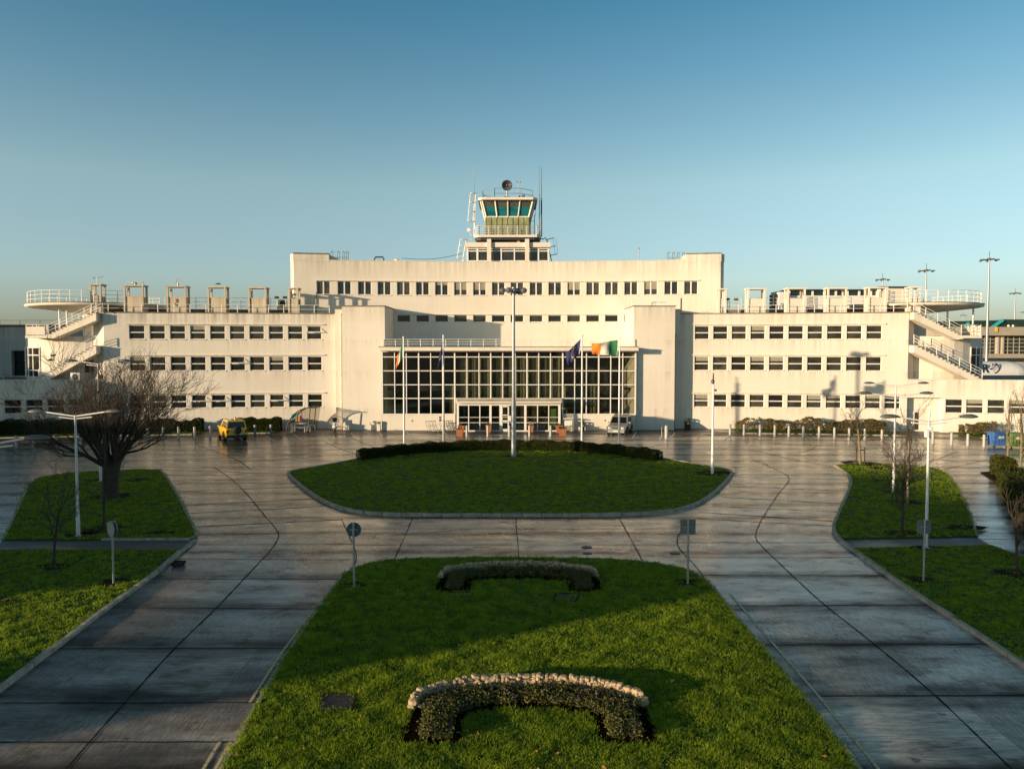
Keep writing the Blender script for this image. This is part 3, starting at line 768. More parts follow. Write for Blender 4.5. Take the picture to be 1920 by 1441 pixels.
# --- front blocks beside the glazed hall
YF = 76.7
for ua, ub, us, s in ((642,722,629,-1),(1187.5,1265,1275,1)):
    xa, xb = PX(ua, YF), PX(ub, YF); zt = PZ(574.5, YF)
    b = MB(); b.box(xa, xb, YF, 83.4, 0, zt)
    if s < 0: x0 = PX(us, YF+.5); b.box(x0, xa, YF+.5, 83.4, 0, zt-.25)
    else: x1 = PX(us, YF+.9); b.box(xb, x1, YF+.9, 83.4, 9.5, zt-.2)
    blk = b.build('stair_block', M['wall_block'], TB)
    b = MB(); b.box(xa-.05 if s > 0 else PX(us,YF)+.3, xb+.08, YF-.09, 83.3, zt+.003, zt+.10); b.build('block_coping', M['coping'], blk)
b = MB(); x = PX(641, YF+.3); b.tube([(x-.1, YF+.42, 0),(x-.1, YF+.42, 11.6)], .06, 6); b.build('drainpipe', M['sill'], TB)
b = MB()      # ladder and loops on the right block
xl = PX(1180, 80.9)
for dx in (-.18, .18): b.tube([(xl+dx, 80.6, 10.0),(xl+dx, 80.6, 13.4)], .03, 5)
for k in range(9): b.tube([(xl-.18, 80.6, 10.2+k*.38),(xl+.18, 80.6, 10.2+k*.38)], .018, 5)
b.tube([(xl-.2,80.6,13.4),(xl+.6,80.0,13.45)], .03, 5)
for dx in (.0, .55): b.tube([(PX(1222,78)+dx+.35*math.cos(t), 78, 12.35+.4*math.sin(t)) for t in np.linspace(0, math.pi, 9)], .025, 5)
b.build('roof_ladder', M['rail'], TB)

# --- upper storeys
XU0, XU1 = hit(553, RR), hit(1349, RR); ZU = PZ(491, 83.1)
UW = [608,647,685,721.5,757.5,793,828.5,864,899.5,934.5,969.5,1005,1040,1075.5,1111,1146,1182,1219,1257,1294]
UX = np.array([hit(u, RR) for u in UW]); zu = (PZ(553.5, 83.0), PZ(529, 83.0)); zs_ = (PZ(603.5, 83.0), PZ(590.5, 83.0))
UX2 = UX[3:17]
b = MB(); curve_wall(b, RR, XU0, XU1, 8.0, ZU, openings(UX, RR, 1.38, *zu)+openings(UX2, RR, 1.40, *zs_))
for x, s in ((XU0, -1), (XU1, 1)):
    e = (x+s*.45, RR(x)+.45); b.quad((x,RR(x),8),(*e,8),(*e,ZU),(x,RR(x),ZU)); b.quad((*e,8),(e[0],95,8),(e[0],95,ZU),(*e,ZU))
b.build('wall', M['wall_top'], TB)
b = MB(); b.prism([(XU0-.45,RR(XU0)+.45)]+[(x, RR(x)+.02) for x in np.linspace(XU0, XU1, 14)]+[(XU1+.45,RR(XU1)+.45),(XU1+.45,95),(XU0-.45,95)], ZU-.25, ZU-.06); b.build('roof', M['coping'], TB)
b = MB(); coping(b, RR, XU0, XU1, ZU+.003, ZU+.06, .035); b.build('coping', M['sill'], TB)
for ua, ub, s in ((552.5,619,-1),(1284,1350,1)):
    xa, xb = hit(ua, RR), hit(ub, RR); y = min(RR(xa), RR(xb)); zt = PZ(475.5, y)
    b = MB(); curve_wall(b, lambda X: RR(X)-.02, xa, xb, ZU-.2, zt, step=.8)
    e = (xa-.45, RR(xa)+.45) if s < 0 else (xb+.45, RR(xb)+.45); q = (xa, RR(xa)) if s < 0 else (xb, RR(xb)); w_ = (xb, RR(xb)) if s < 0 else (xa, RR(xa))
    b.quad((*q,ZU-.2),(*e,ZU-.2),(*e,zt),(*q,zt)); b.quad((*e,ZU-.2),(e[0],92,ZU-.2),(e[0],92,zt),(*e,zt)); b.quad((*w_,ZU-.2),(w_[0],92,ZU-.2),(w_[0],92,zt),(*w_,zt))
    b.quad((*w_,zt),(*q,zt),(e[0],92,zt),(w_[0],92,zt))
    b.build('raised_parapet', M['wall_top'], TB)
    b = MB(); coping(b, lambda X: RR(X)-.02, xa, xb, zt+.003, zt+.12, .07, .4, 5); b.build('coping', M['coping'], TB)
uw = window_mesh('vert', 1.38, zu[1]-zu[0]); uw[1].materials[0] = M['pane2']; sw = window_mesh('none', 1.40, zs_[1]-zs_[0])
for x in UX: place_window('upper_window', uw, x, RR, zu[0], blind=random.choice([0,0,.3,.8]), w=1.38, h=zu[1]-zu[0])
for x in UX2: place_window('strip_window', sw, x, RR, zs_[0])
for xs_, z_ in ((UX, zu[1]), (UX2, zs_[1])): b = MB(); hood(b, xs_[0]-.8, xs_[-1]+.8, RR, z_+.02); b.build('window_hood', M['sill'], TB)
b = MB(); x = hit(595, RR)-.02; b.tube([(x, RR(x)-.06, 11.5),(x, RR(x)-.06, 14.0)], .04, 5); x = hit(1275, RR); b.tube([(x, RR(x)-.06, 11.6),(x, RR(x)-.06, 13.4)], .04, 5); b.build('drainpipe', M['coping'], TB)

# --- glazed hall
YG = 76.35
GU = [716.5,740,762,785,807.5,830,852.5,875.5,898,920,942.5,966,988,1010,1032,1055,1077.5,1099.5,1122.5,1145,1167.5,1191.5]
GV = [659,669,695,721,746.5,776]
gx = [PX(u, YG) for u in GU]; gz = [PZ(v, YG) for v in GV]
vx0, vx1 = PX(853.5, YG), PX(1054, YG); zv = gz[4]
b = MB()
for i, x in enumerate(gx):
    w = .14 if GU[i] in (716.5,852.5,1055,1191.5) else (.125 if i % 3 == 0 else .085)
    inside = 852.6 < GU[i] < 1054.9
    b.box(x-w/2, x+w/2, YG-.08, YG+.08, zv if inside else gz[5], gz[0])
for k, z in enumerate(gz):
    h = .085
    segs = [(gx[0], gx[-1])] if k < 5 else [(gx[0], vx0), (vx1, gx[-1])]
    for a, c in segs: b.box(a, c, YG-.055, YG+.06, z-h/2, z+h/2)
cw = b.build('curtain_wall', M['white'], TB)
b = MB(); b.box(gx[0], gx[-1], YG-.012, YG+.012, zv, gz[0]); b.box(gx[0], vx0, YG-.012, YG+.012, gz[5], zv); b.box(vx1, gx[-1], YG-.012, YG+.012, gz[5], zv)
b.build('pane', M['glass'], cw)
for xa, xb in ((gx[0]-.06, vx0), (vx1, gx[-1]+.06)):
    b = MB(); b.box(xa, xb, YG-.05, YG+.3, 0, gz[5]-.04); sw_ = b.build('sill_wall', M['wall2'], TB)
    b = MB(); b.box(xa, xb, YG-.10, YG-.052, gz[5]-.10, gz[5]-.045); b.build('sill', M['sill'], sw_)
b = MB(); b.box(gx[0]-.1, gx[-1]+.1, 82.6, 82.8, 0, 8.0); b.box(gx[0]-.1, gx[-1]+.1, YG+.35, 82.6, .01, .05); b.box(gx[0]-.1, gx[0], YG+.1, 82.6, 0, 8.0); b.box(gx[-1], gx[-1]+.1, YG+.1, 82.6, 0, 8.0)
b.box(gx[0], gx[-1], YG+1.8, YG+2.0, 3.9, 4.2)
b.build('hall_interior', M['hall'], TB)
b = MB(); xs = np.linspace(PX(856, YG), PX(1052, YG), 300)
for i in range(len(xs)-1):
    if ((xs[i]-xs[0]) % 1.19) < .30 and True: continue
    f = lambda x: YG+.35+.10*math.sin(x*9.0)
    b.quad((xs[i],f(xs[i]),gz[4]+.05),(xs[i+1],f(xs[i+1]),gz[4]+.05),(xs[i+1],f(xs[i+1]),gz[1]),(xs[i],f(xs[i]),gz[1]))
for ua, ub in ((842,851),(1107,1121),(1056,1062)):
    for x in np.linspace(PX(ua,YG), PX(ub,YG), 12)[:-1]:
        f = lambda x: YG+.35+.08*math.sin(x*9.0); d_ = (PX(ub,YG)-PX(ua,YG))/11
        b.quad((x,f(x),gz[5]+.05),(x+d_,f(x+d_),gz[5]+.05),(x+d_,f(x+d_),gz[3]),(x,f(x),gz[3]))
b.build('curtain', M['curtain'], TB)
xa, xb = PX(710, 75.3), PX(1197, 75.3); za, zb = PZ(657.5, 75.3), PZ(650.5, 75.3)
b = MB(); b.box(xa, xb, 75.3, 83.3, za, zb); b.box(PX(722,YF)+.003, PX(1187,YF)-.003, 76.8, 84, zb-.4, zb-.02)
cn = b.build('hall_roof', M['wall2'], TB)
b = MB(); b.box(xa-.04, xb+.04, 75.24, 75.6, zb+.003, zb+.07); b.build('coping', M['coping'], cn)
b = MB(); rails(b, [(xa+.2,76.6,zb+.05),(xb-.2,76.6,zb+.05)], .72, 3, 1.22); b.build('roof_railing', M['rail'], cn)

# --- entrance porch
YV = 75.35; x0, x1 = PX(856, YV), PX(1051.5, YV); zc0, zc1 = PZ(757, 74.7), PZ(748, 74.7)
b = MB(); b.box(PX(854.5,74.7), PX(1053,74.7), 74.7, YG-.1, zc0+.14, zc1); b.box(x0-.02, x1+.02, 74.95, YG-.1, zc0, zc0+.137)
po = b.build('entrance_canopy', M['wall2'], TB)
b = MB(); b.box(PX(855,74.7)+.1, PX(1053,74.7)-.1, 74.68, 74.697, zc0+.27, zc1-.05); b.build('canopy_band', M['coping'], po)
b = MB(); du = [858,878.5,899.5,919.5,938.5,954,965.5,985,1008,1029,1049]
for u in du:
    x = PX(u, YV); w = .22 if u in (858,919.5,938.5,985,1049) else .09
    b.box(x-w/2, x+w/2, YV-.05, YV+.05, 0, zc0-.01)
b.box(x0, x1, YV-.045, YV+.045, zc0-.2, zc0-.02); b.box(x0, x1, YV-.04, YV+.04, 0, .12)
for xx in (x0+.02, x1-.02): b.box(xx-.04, xx+.04, YV, YG, 0, .1)
en = b.build('entrance_frame', M['white'], TB)
b = MB(); b.box(x0, x1, YV-.008, YV+.008, .1, zc0-.1); b.box(x0-.01, x0+.01, YV, YG, .1, zc0-.1); b.box(x1-.01, x1+.01, YV, YG, .1, zc0-.1); b.build('pane', M['glass'], en)
b = MB()
for z in (PZ(782, YV), PZ(792, YV)):
    for x in np.arange(x0+.15, x1-.1, .13): b.box(x, x+.085, YV-.02, YV-.012, z-.035, z+.035)
b.build('glass_manifestation', M['white'], en)
b = MB(); xa, xb = PX(941, YV), PX(953, YV)
for z0_, z1_ in ((.1,.25),(.95,1.1),(1.55,1.65),(zc0-.35,zc0-.22)): b.box(xa, xb, YV-.07, YV-.052, z0_, z1_)
for xx in (xa, xb): b.box(xx-.06, xx+.06, YV-.07, YV-.052, .1, zc0-.22)
b.box(PX(953.5,YV), PX(958,YV), YV-.085, YV-.072, 1.0, 1.55); b.build('entrance_door', M['white'], TB)
b = MB(); xa = PX(1040, YV); b.box(xa-.35, xa+.3, YV+.5, YV+.7, .1, 2.2); b.build('green_totem', M['greenbin'], en)
LV = []
for k in range(260):
    LV.append((PX(random.uniform(1012,1034), 77)+random.gauss(0,.1), random.uniform(76.9,78), abs(random.gauss(1.6,.45))))
b = MB()
for p in LV:
    a = random.uniform(0,6.28); l = .12; d = Vector((math.cos(a)*l, math.sin(a)*l, random.uniform(-.08,.1))); n_ = Vector((-d.y, d.x, .05))*.5; c = Vector(p)
    b.quad(c-d-n_, c+d-n_*.4, c+d*1.3+n_*.3, c-d*.4+n_)
b.tube([(PX(1024,77.4),77.4,0),(PX(1024,77.4),77.4,1.7)], .04, 5)
b.build('indoor_plant', M['shrub'], en)
# ------------------------------------------------------------------ rooftop equipment
def roofthing(name, u0, y, zbase, label, cat, group=None):
    return empty(name, (PX(u0, y), y, zbase), label, cat, group=group)
ZR = ZU-.06
def hoops(name, us, y, h, label):
    o = roofthing(name, us[0], y, ZR, label, 'guard rail'); b = MB()
    for a, c in zip(us[:-1], us[1:]):
        xa, xb = PX(a, y), PX(c, y)
        for dy in (0, .9):
            b.tube([(xa,y+dy,ZR),(xa,y+dy,ZR+h),(xb,y+dy,ZR+h),(xb,y+dy,ZR)], .03, 5); b.tube([(xa,y+dy,ZR+h*.5),(xb,y+dy,ZR+h*.5)], .02, 5)
    for u in us: x = PX(u, y); b.tube([(x,y,ZR+h),(x,y+.9,ZR+h)], .03, 5)
    b.build('rail', M['steel'], o); b = MB()
    for u in us: x = PX(u, y); b.box(x-.08, x+.08, y-.08, y+.98, ZR, ZR+.05)
    b.build('base', M['coping'], o)
hoops('roof_guard_rail', (623,635,645,652), 83.5, 1.25, 'metal hatch guard rail on upper roof beside its left raised parapet')
hoops('roof_guard_rail', (1252,1262,1271,1281), 83.5, 1.15, 'metal hatch guard rail on upper roof beside its right raised parapet')
o = roofthing('roof_pipe', 704, 84, ZR, 'dark bent pipe hoop standing on the upper roof', 'pipe'); b = MB(); xa, xb = PX(704,84), PX(721,84)
b.tube([(xa,84,ZR),(xa,84,ZR+.55),(xa+.1,84,ZR+.68),(xb-.1,84,ZR+.68),(xb,84,ZR+.5),(xb,84,ZR)], .08, 8); b.build('hoop', M['dark'], o)
b = MB(); b.box(xa-.15,xb+.15,83.9,84.2,ZR,ZR+.1); b.build('base', M['coping'], o)
o = roofthing('roof_vent_box', 744, 84, ZR, 'small pale box on upper roof right of the pipe hoop', 'roof vent'); b = MB(); x = PX(744,84); b.bbox(x-.22,x+.22,83.8,84.2,ZR,ZR+.45); b.build('casing', M['white'], o)
b = MB(); b.box(x-.27,x+.27,83.75,84.25,ZR+.455,ZR+.5); b.build('lid', M['sill'], o)
o = roofthing('roof_mast', 1196, 84, ZR, 'thin straight mast on the upper roof right of the tower', 'mast'); b = MB(); x = PX(1196,84); b.tube([(x,84,ZR),(x,84,PZ(466,84))], [.06,.03], 6); b.build('pole', M['steel'], o)
b = MB(); b.box(x-.15,x+.15,83.85,84.15,ZR,ZR+.08); b.build('base', M['coping'], o)
b = MB(); b.ell((x,84,PZ(466,84)),(.09,.09,.12)); b.build('tip', M['steel'], o)
o = roofthing('roof_cable', 760, 85, ZR, 'thin sagging cable running from upper roof to the tower', 'cable')
b = MB(); p, q = Vector((PX(755,84.5),84.5,PZ(484,84.5))), Vector((PX(868,88),88,PZ(475,88)))
b.tube([p.lerp(q,t)-Vector((0,0,.35*math.sin(math.pi*t))) for t in np.linspace(0,1,9)], .025, 5); b.build('wire', M['dark'], o)
# wind instruments and small gear on the left wing housings
def topz(h): return ZW-.1+max(v.co.z for v in h[0].data.vertices)
for i, kind, lab in ((0,'v','wind vane with arms on top of narrow housing at left end of roof'),(1,'b','flat bar antenna lying on the second roof housing from left stair'),(2,'w','tilted weather instrument on third roof housing from left stair')):
    h, x, y = HS[i]; z = topz(HS[i]); o = empty('weather_instrument', (x, y+.5, z), lab, 'instrument'); b = MB(); c = MB()
    if kind == 'v':
        b.tube([(x,y+.5,z),(x,y+.5,z+.75)], [.06,.04], 6); c.tube([(x-.45,y+.5,z+.62),(x+.5,y+.5,z+.7)], .045, 6); c.ell((x-.42,y+.5,z+.62),(.13,.07,.07)); c.prism_y([(x+.35,z+.68),(x+.6,z+.95),(x+.45,z+.66)], y+.48, y+.52)
    elif kind == 'b':
        b.tube([(x,y+.5,z),(x,y+.5,z+.22)], .12, 8); c.bar((x-.75,y+.5,z+.24),(x+.8,y+.5,z+.3), .14); c.ell((x-.1,y+.5,z+.22),(.35,.15,.1))
    else:
        b.tube([(x,y+.5,z),(x,y+.5,z+.3)], .1, 8); c.bar((x-.25,y+.5,z+.3),(x-.05,y+.5,z+.8), .08); c.bar((x-.35,y+.5,z+.7),(x+.3,y+.5,z+.5), .07); c.bar((x-.3,y+.5,z+.9),(x+.1,y+.5,z+.75), .06)
    b.build('stem', M['steel'], o); c.build('vane', M['steel'], o)
for i, (u, lab) in enumerate(((519,'small black floodlight on left roof, farther from the raised block'),(534.5,'small black floodlight on left roof, nearer to the raised block'))):
    y = 82; x, z = P(u, 558, y); o = empty('roof_floodlight', (x, y, ZW+.6), lab, 'floodlight', group='floodlights on left roof')
    b = MB(); b.bbox(x-.22,x+.22,y-.12,y+.12,z-.1,z+.14); b.build('lamp_head', M['dark'], o); b = MB(); b.tube([(x,y,ZW+.5),(x,y,z-.1)], .03, 5); b.build('stem', M['steel'], o)
o = empty('air_conditioner', (PX(529,81.5),81.5,ZW+.6), 'cream air conditioning unit on left roof under the floodlights', 'air conditioner'); x, z = P(529,568,81.5)
b = MB(); b.bbox(x-.5,x+.5,81.3,81.8,ZW+.62,z+.35); b.build('casing', M['sill'], o); b = MB(); b.lathe([(.3,0),(.32,.02)], (x+.1,81.28,z-.05), 14, axis='y'); b.build('fan', M['dark'], o)
for k, (u, lab) in enumerate(((1364,'black floodlight on right roof, nearest the raised block'),(1380,'black floodlight on right roof, second from raised block'))):
    y = 82; x, z = P(u, 561, y); o = empty('roof_floodlight', (x, y, ZW+.6), lab, 'floodlight', group='floodlights on right roof')
    b = MB(); b.bbox(x-.22,x+.22,y-.12,y+.12,z-.1,z+.14); b.build('lamp_head', M['dark'], o); b = MB(); b.tube([(x,y,ZW+.5),(x,y,z-.1)], .03, 5); b.build('stem', M['steel'], o)
# rooftop cabin behind the right wing
yk = 85.3; o = empty('rooftop_cabin', (PX(1570,yk),yk,ZW+.6), 'white rooftop cabin with teal window band behind right wing housings', 'cabin'); zt = PZ(545,yk)
b = MB(); b.box(PX(1475,yk),PX(1655,yk),yk,yk+5,ZW+.62,PZ(554,yk)); 
for u in np.linspace(1478,1652,9): x = PX(u,yk); b.box(x-.1,x+.1,yk-.02,yk+5,PZ(554,yk)+.002,zt)
b.build('wall', M['white'], o); b = MB(); b.box(PX(1476,yk),PX(1654,yk),yk+.1,yk+4.8,PZ(554,yk)+.004,zt-.003); b.build('window', M['far_green'], o)
b = MB(); b.box(PX(1474,yk)-.1,PX(1656,yk),yk-.2,yk+5.2,zt+.002,zt+.15); b.box(PX(1645,yk-1),PX(1701,yk-1),yk-1.2,yk+5.4,PZ(541,yk),PZ(541,yk)+.15); b.build('roof', M['dark'], o)
b = MB(); b.box(PX(1648,yk-1),PX(1696,yk-1),yk-1,yk+5,ZW+.62,PZ(541,yk)-.003); b.build('end_block', M['wall2'], o)
b = MB(); b.box(PX(1662,yk-1),PX(1674,yk-1),yk-1.03,yk-1.003,ZW+1.5,PZ(546,yk)); b.build('panel', M['grey_wall'], o); b = MB(); b.box(PX(1510,yk),PX(1530,yk),yk-.03,yk-.003,ZW+.9,PZ(556,yk)); b.build('panel', M['grey_wall'], o)
o = empty('plant_box', (PX(1467,84.5),84.5,ZW+.6), 'plain white plant box on right roof left of the cabin', 'plant box'); b = MB(); b.bbox(PX(1458,84.5),PX(1474,84.5),84.5,86.5,ZW+.62,PZ(547,84.5)); b.build('casing', M['white'], o)
b = MB(); b.bbox(PX(1449,84.5),PX(1457,84.5),84.7,86,ZW+.62,PZ(551,84.5)); b.build('duct', M['dark'], o)

# ------------------------------------------------------------------ control tower
yt = 88.0; X = lambda u: PX(u, yt); Z = lambda v: PZ(v, yt)
CT = empty('control_tower', (X(952), yt+3, ZR), 'old control tower with teal glazed cab and green panels on upper roof', 'control tower')
xc = X(952)
def octo(w, d, c, cy): return [(xc-w/2+c,cy-d/2),(xc+w/2-c,cy-d/2),(xc+w/2,cy-d/2+c),(xc+w/2,cy+d/2-c),(xc+w/2-c,cy+d/2),(xc-w/2+c,cy+d/2),(xc-w/2,cy+d/2-c),(xc-w/2,cy-d/2+c)]
cy = yt+3.4
b = MB(); zb0, zb1 = ZR, Z(464)
wd = X(1030)-X(876)
for u, w in ((877,.22),(895.5,.22),(932+8,.14),(964.5,.14),(1009,.2),(1028,.2)): x = X(u); b.box(x-w/2, x+w/2, yt, yt+.25, zb0, zb1)
for v in (466,470.5,489): b.box(X(876), X(1030), yt+.02, yt+.22, Z(v)-.06, Z(v)+.06)
fr = b.build('pavilion_frame', M['white'], CT)
b = MB(); b.box(X(877), X(1029), yt+.1, yt+.14, zb0, zb1); b.build('pavilion_window', M['pane2'], CT)
b = MB(); b.box(X(875), X(875)+.2, yt+.2, yt+7, zb0, zb1); b.box(X(1030)-.2, X(1030), yt+.2, yt+7, zb0, zb1); b.box(X(875),X(1030),yt+6.8,yt+7,zb0,zb1); b.build('pavilion_wall', M['wall'], CT)
b = MB(); b.box(X(873), X(1031.5), yt-.3, yt+7.3, zb1+.003, Z(455)); b.build('pavilion_roof', M['wall2'], CT)
b = MB()
for u in (917.5, 988):
    b = MB(); x = X(u); b.box(x-.22*1.05, x+.22*1.05, yt-.55, yt-.303, zb0, Z(449)); b.box(x-.23, x+.23, yt-.303, yt+.3, Z(455)+.003, Z(449)); b.build('pier', M['wall2'], CT)
b = MB(); b.prism(octo(X(1000)-X(905), 6.0, 1.2, cy+.3), Z(455)+.003, Z(446)); b.build('neck', M['hall'], CT)
b = MB(); x = X(972); b.box(x-.15, x+.15, cy-2.9, cy-2.6, Z(455)+.01, Z(446)); b.build('neck_post', M['wall2'], CT)
wdk = X(1014.5)-X(889.5)
b = MB(); b.prism(octo(wdk, 7.4, .5, cy+.1), Z(445), Z(440.5)); dk = b.build('walkway', M['wall2'], CT)
b = MB(); b.prism(octo(wdk-.5, 7.0, .5, cy+.1), Z(450), Z(445)-.003); b.build('walkway_beam', M['dark'], dk)
pl = octo(wdk-.12, 7.2, .5, cy+.1); b = MB(); pts = [(x,y,Z(440.5)) for x,y in pl+[pl[0]]]
rails(b, pts, Z(423.5)-Z(440.5), 5, 1.15, .028, .03); b.build('walkway_railing', M['rail'], dk)
wcb = X(995)-X(908); zg0, zg1 = Z(405), Z(374.5)
b = MB(); b.prism(octo(wcb, 5.2, .2, cy), Z(440.5)+.003, zg0); pn = b.build('cab_base', M['green_panel'], CT)
b = MB()
for u in np.linspace(911,992,9): b.box(X(u)-.02, X(u)+.02, cy-2.63, cy-2.603, Z(440), zg0-.05)
b.box(X(910), X(993), cy-2.625, cy-2.603, Z(419)-.015, Z(419)+.015); b.build('panel_seam', M['dark'], pn)
lo, hi = octo(wcb-.1, 5.1, .18, cy), octo(X(1003)-X(902), 5.9, .2, cy)
b = MB(); b.add([(x,y,zg0+.1) for x,y in lo]+[(x,y,zg1) for x,y in hi], [(i,(i+1)%8,8+(i+1)%8,8+i) for i in range(8)]); gl = b.build('cab_glass', M['teal'], CT)
b = MB()
for i in range(8): b.bar((*lo[i],zg0),(*hi[i],zg1), .16); j = (i+1)%8; b.bar((*lo[i],zg0+.05),(*lo[j],zg0+.05), .16, .14)
for t in (.25,.5,.75):
    p = Vector((*lo[0],zg0)).lerp(Vector((*lo[1],zg0)), t); q = Vector((*hi[0],zg1)).lerp(Vector((*hi[1],zg1)), t); b.bar(p-Vector((0,.05,0)), q-Vector((0,.05,0)), .13)
b.build('cab_mullion', M['wall2'], CT)
b = MB(); e_ = Vector((0,-.012,0))
p, q, r_, s_ = Vector((*lo[0],zg0+.1)), Vector((*lo[1],zg0+.1)), Vector((*hi[1],zg1)), Vector((*hi[0],zg1))
b.quad(p.lerp(s_,.62)+e_, q.lerp(r_,.62)+e_, r_+e_, s_+e_); b.build('cab_blind', M['hall'], CT)
b = MB(); b.prism(octo(X(1007.5)-X(896.5), 7.0, .5, cy), zg1+.003, Z(370)); rf = b.build('cab_roof', M['wall2'], CT)
pl = octo(X(994)-X(899), 5.6, 1.4, cy); b = MB(); rails(b, [(x,y,Z(370)) for x,y in pl+[pl[0]]], Z(351)-Z(370), 2, 1.7, .03, .03); b.build('roof_railing', M['steel'], rf)
b = MB()
xd, zd_ = P(950.5, 348, yt+2.2); b.lathe([(.05,.28),(.3,.22),(.5,.08),(.60,-.08),(.62,-.12),(.55,-.1),(.2,.1)], (xd, yt+2.2, zd_), 20, axis='y'); ds = b.build('radar_dish', M['dark'], CT)
b = MB(); b.tube([(xd,yt+2.4,Z(370)),(xd,yt+2.4,zd_)], .1, 8); b.box(xd-.35,xd+.35,yt+2.1,yt+2.7,Z(366),Z(360)); b.box(xd-.7,xd+.7,yt+1.9,yt+2.9,Z(370)+.003,Z(369)); b.tube([(xd,yt+2.2,zd_),(xd-.02,yt+1.75,zd_)], .05, 6); b.build('dish_mount', M['steel'], ds)
x = X(972); b = MB(); b.tube([(x,yt+2,Z(370)),(x,yt+2,Z(334))], .045, 6); b.tube([(x-.2,yt+2,Z(334.5)),(x+.2,yt+2,Z(334.5))], .03, 6); b.ell((x-.2,yt+2,Z(334)),(.1,.1,.1)); b.ell((x+.2,yt+2,Z(334)),(.1,.1,.1)); b.build('anemometer', M['steel'], CT)
b = MB(); b.tube([(X(973),yt+2.5,Z(370)),(X(973),yt+2.5,Z(359))], .17, 10); b.box(X(979),X(985),yt+2.2,yt+2.8,Z(370)+.002,Z(358)); b.build('roof_unit', M['lampgrey'], rf)
# whip aerials and ladder frames
for u, v0, v1, r0 in ((888.5,440,306,.09),(1011.5,425,300+5,.05),(1015.5,440,308,.10)):
    b = MB(); x = X(u); zA, zB = Z(v0), Z(v1); b.tube([(x,cy-2,zA),(x,cy-2,zA+(zB-zA)*.55),(x,cy-2,zA+(zB-zA)*.56),(x,cy-2,zB)], [r0,r0*.8,r0*.45,r0*.25], 6); b.build('whip_aerial', M['steel'] if u < 900 else M['lampgrey'], CT)
def frame(us, vs, tilt, mat, yy):
    b = MB(); (ua, ub), (va, vb) = us, vs; d = tilt
    a, c, e, f = (X(ua)+d,yy,Z(va)), (X(ub)+d,yy,Z(va)), (X(ub)-d,yy,Z(vb)), (X(ua)-d,yy,Z(vb))
    for p, q in ((a,c),(c,e),(e,f),(f,a)): b.tube([p,q], .05, 5)
    for t in (.33,.66): b.tube([Vector(a).lerp(Vector(f),t), Vector(c).lerp(Vector(e),t)], .035, 5)
    for t in (0,.33,.66,1): p = Vector(c).lerp(Vector(e),t); q = Vector(a).lerp(Vector(f),t); b.tube([p, (p+q)/2+Vector((0,-.4,0)), q], .03, 5)
    b.build('ladder_cage', mat, CT)
frame((879.5,889),(358,411),.15,M['white'],cy-2.2); frame((859.5,870.5),(446,481),.2,M['white'],cy-2.2)
b = MB(); b.tube([(X(890),cy-2.2,Z(358)),(X(894),cy-2.2,Z(358)),(X(897),cy-2.2,Z(362))],.04,5); b.tube([(X(872),cy-2,Z(447)),(X(884),cy-2,Z(445))],.05,5); b.tube([(X(868),cy-2,Z(481)),(X(866),cy-2,Z(492))],.05,5); b.tube([(X(889),cy-2.2,Z(440)),(X(892),cy-2.2,Z(362))],.05,6)
b.build('ladder_stay', M['white'], CT)
b = MB()
b.tube([(X(1014),cy-2,Z(444)),(X(1020),cy-2,Z(445)),(X(1022),cy-2,Z(442)),(X(1026),cy-2,Z(447)),(X(1036),cy-2,Z(492))], .06, 6)
for k in range(3): b.tube([(X(1026)+k*.16,cy-2,Z(446+k*15)),(X(1039)+k*.18,cy-2.3,Z(443+k*15.5))], .045, 5)
for u in (1039,1044): b.tube([(X(u)-.1,cy-2.3,Z(443)),(X(u)+.15,cy-2.3,Z(474))], .015, 4)
b.build('ladder', M['dark'], CT)
b = MB(); x = X(1002); b.tube([(x,cy-2.8,Z(440)),(x,cy-2.8,Z(401))], .05, 6); b.tube([(x-.6,cy-2.8,Z(413)),(x,cy-2.8,Z(413))], .03, 5); b.lathe([(.28,-.02),(.3,.02)], (x+.12,cy-2.8,Z(398)), 12, axis='x'); b.build('small_dish', M['dark'], CT)
b = MB(); b.lathe([(.2,-.04),(.25,.04)], (X(879.5),cy-2.6,Z(429)), 12, axis='y'); b.tube([(X(881),cy-2.5,Z(434)),(X(884),cy-2.5,Z(441))], .04, 5); b.build('small_dish', M['white'], CT)

# ------------------------------------------------------------------ neighbours and far things
o = empty('grey_side_building', (-58, 86, 0), 'grey shaded flat roofed building beyond left end of terminal', 'building')
yq = 86; xq = PX(52, yq); zq = PZ(612, yq)
b = MB(); curve_wall(b, lambda X: yq, -75, xq+4, 0, zq, [(PX(22,yq), PX(54,yq), PZ(704,yq), PZ(657,yq))], depth=.6); b.quad((-75,yq,zq),(xq+4,yq,zq),(xq+4,99,zq),(-75,99,zq)); b.quad((xq+4,yq,0),(xq+4,99,0),(xq+4,99,zq),(xq+4,yq,zq)); b.quad((-75,yq,0),(-75,99,0),(-75,99,zq),(-75,yq,zq)); b.build('wall', M['grey_wall'], o)
b = MB(); b.box(PX(22,yq), PX(54,yq), yq+.5, yq+.55, PZ(704,yq), PZ(657,yq)); b.build('window', M['pane'], o)
b = MB(); b.box(-75.2, xq+4.1, yq-.15, 99, zq+.003, zq+.2); b.build('roof', M['dark'], o)
b = MB(); rails(b, [(-75,yq+.4,zq+.2),(xq+3.5,yq+.4,zq+.2)], .5, 1, 2.2); b.build('roof_railing', M['sill'], o)

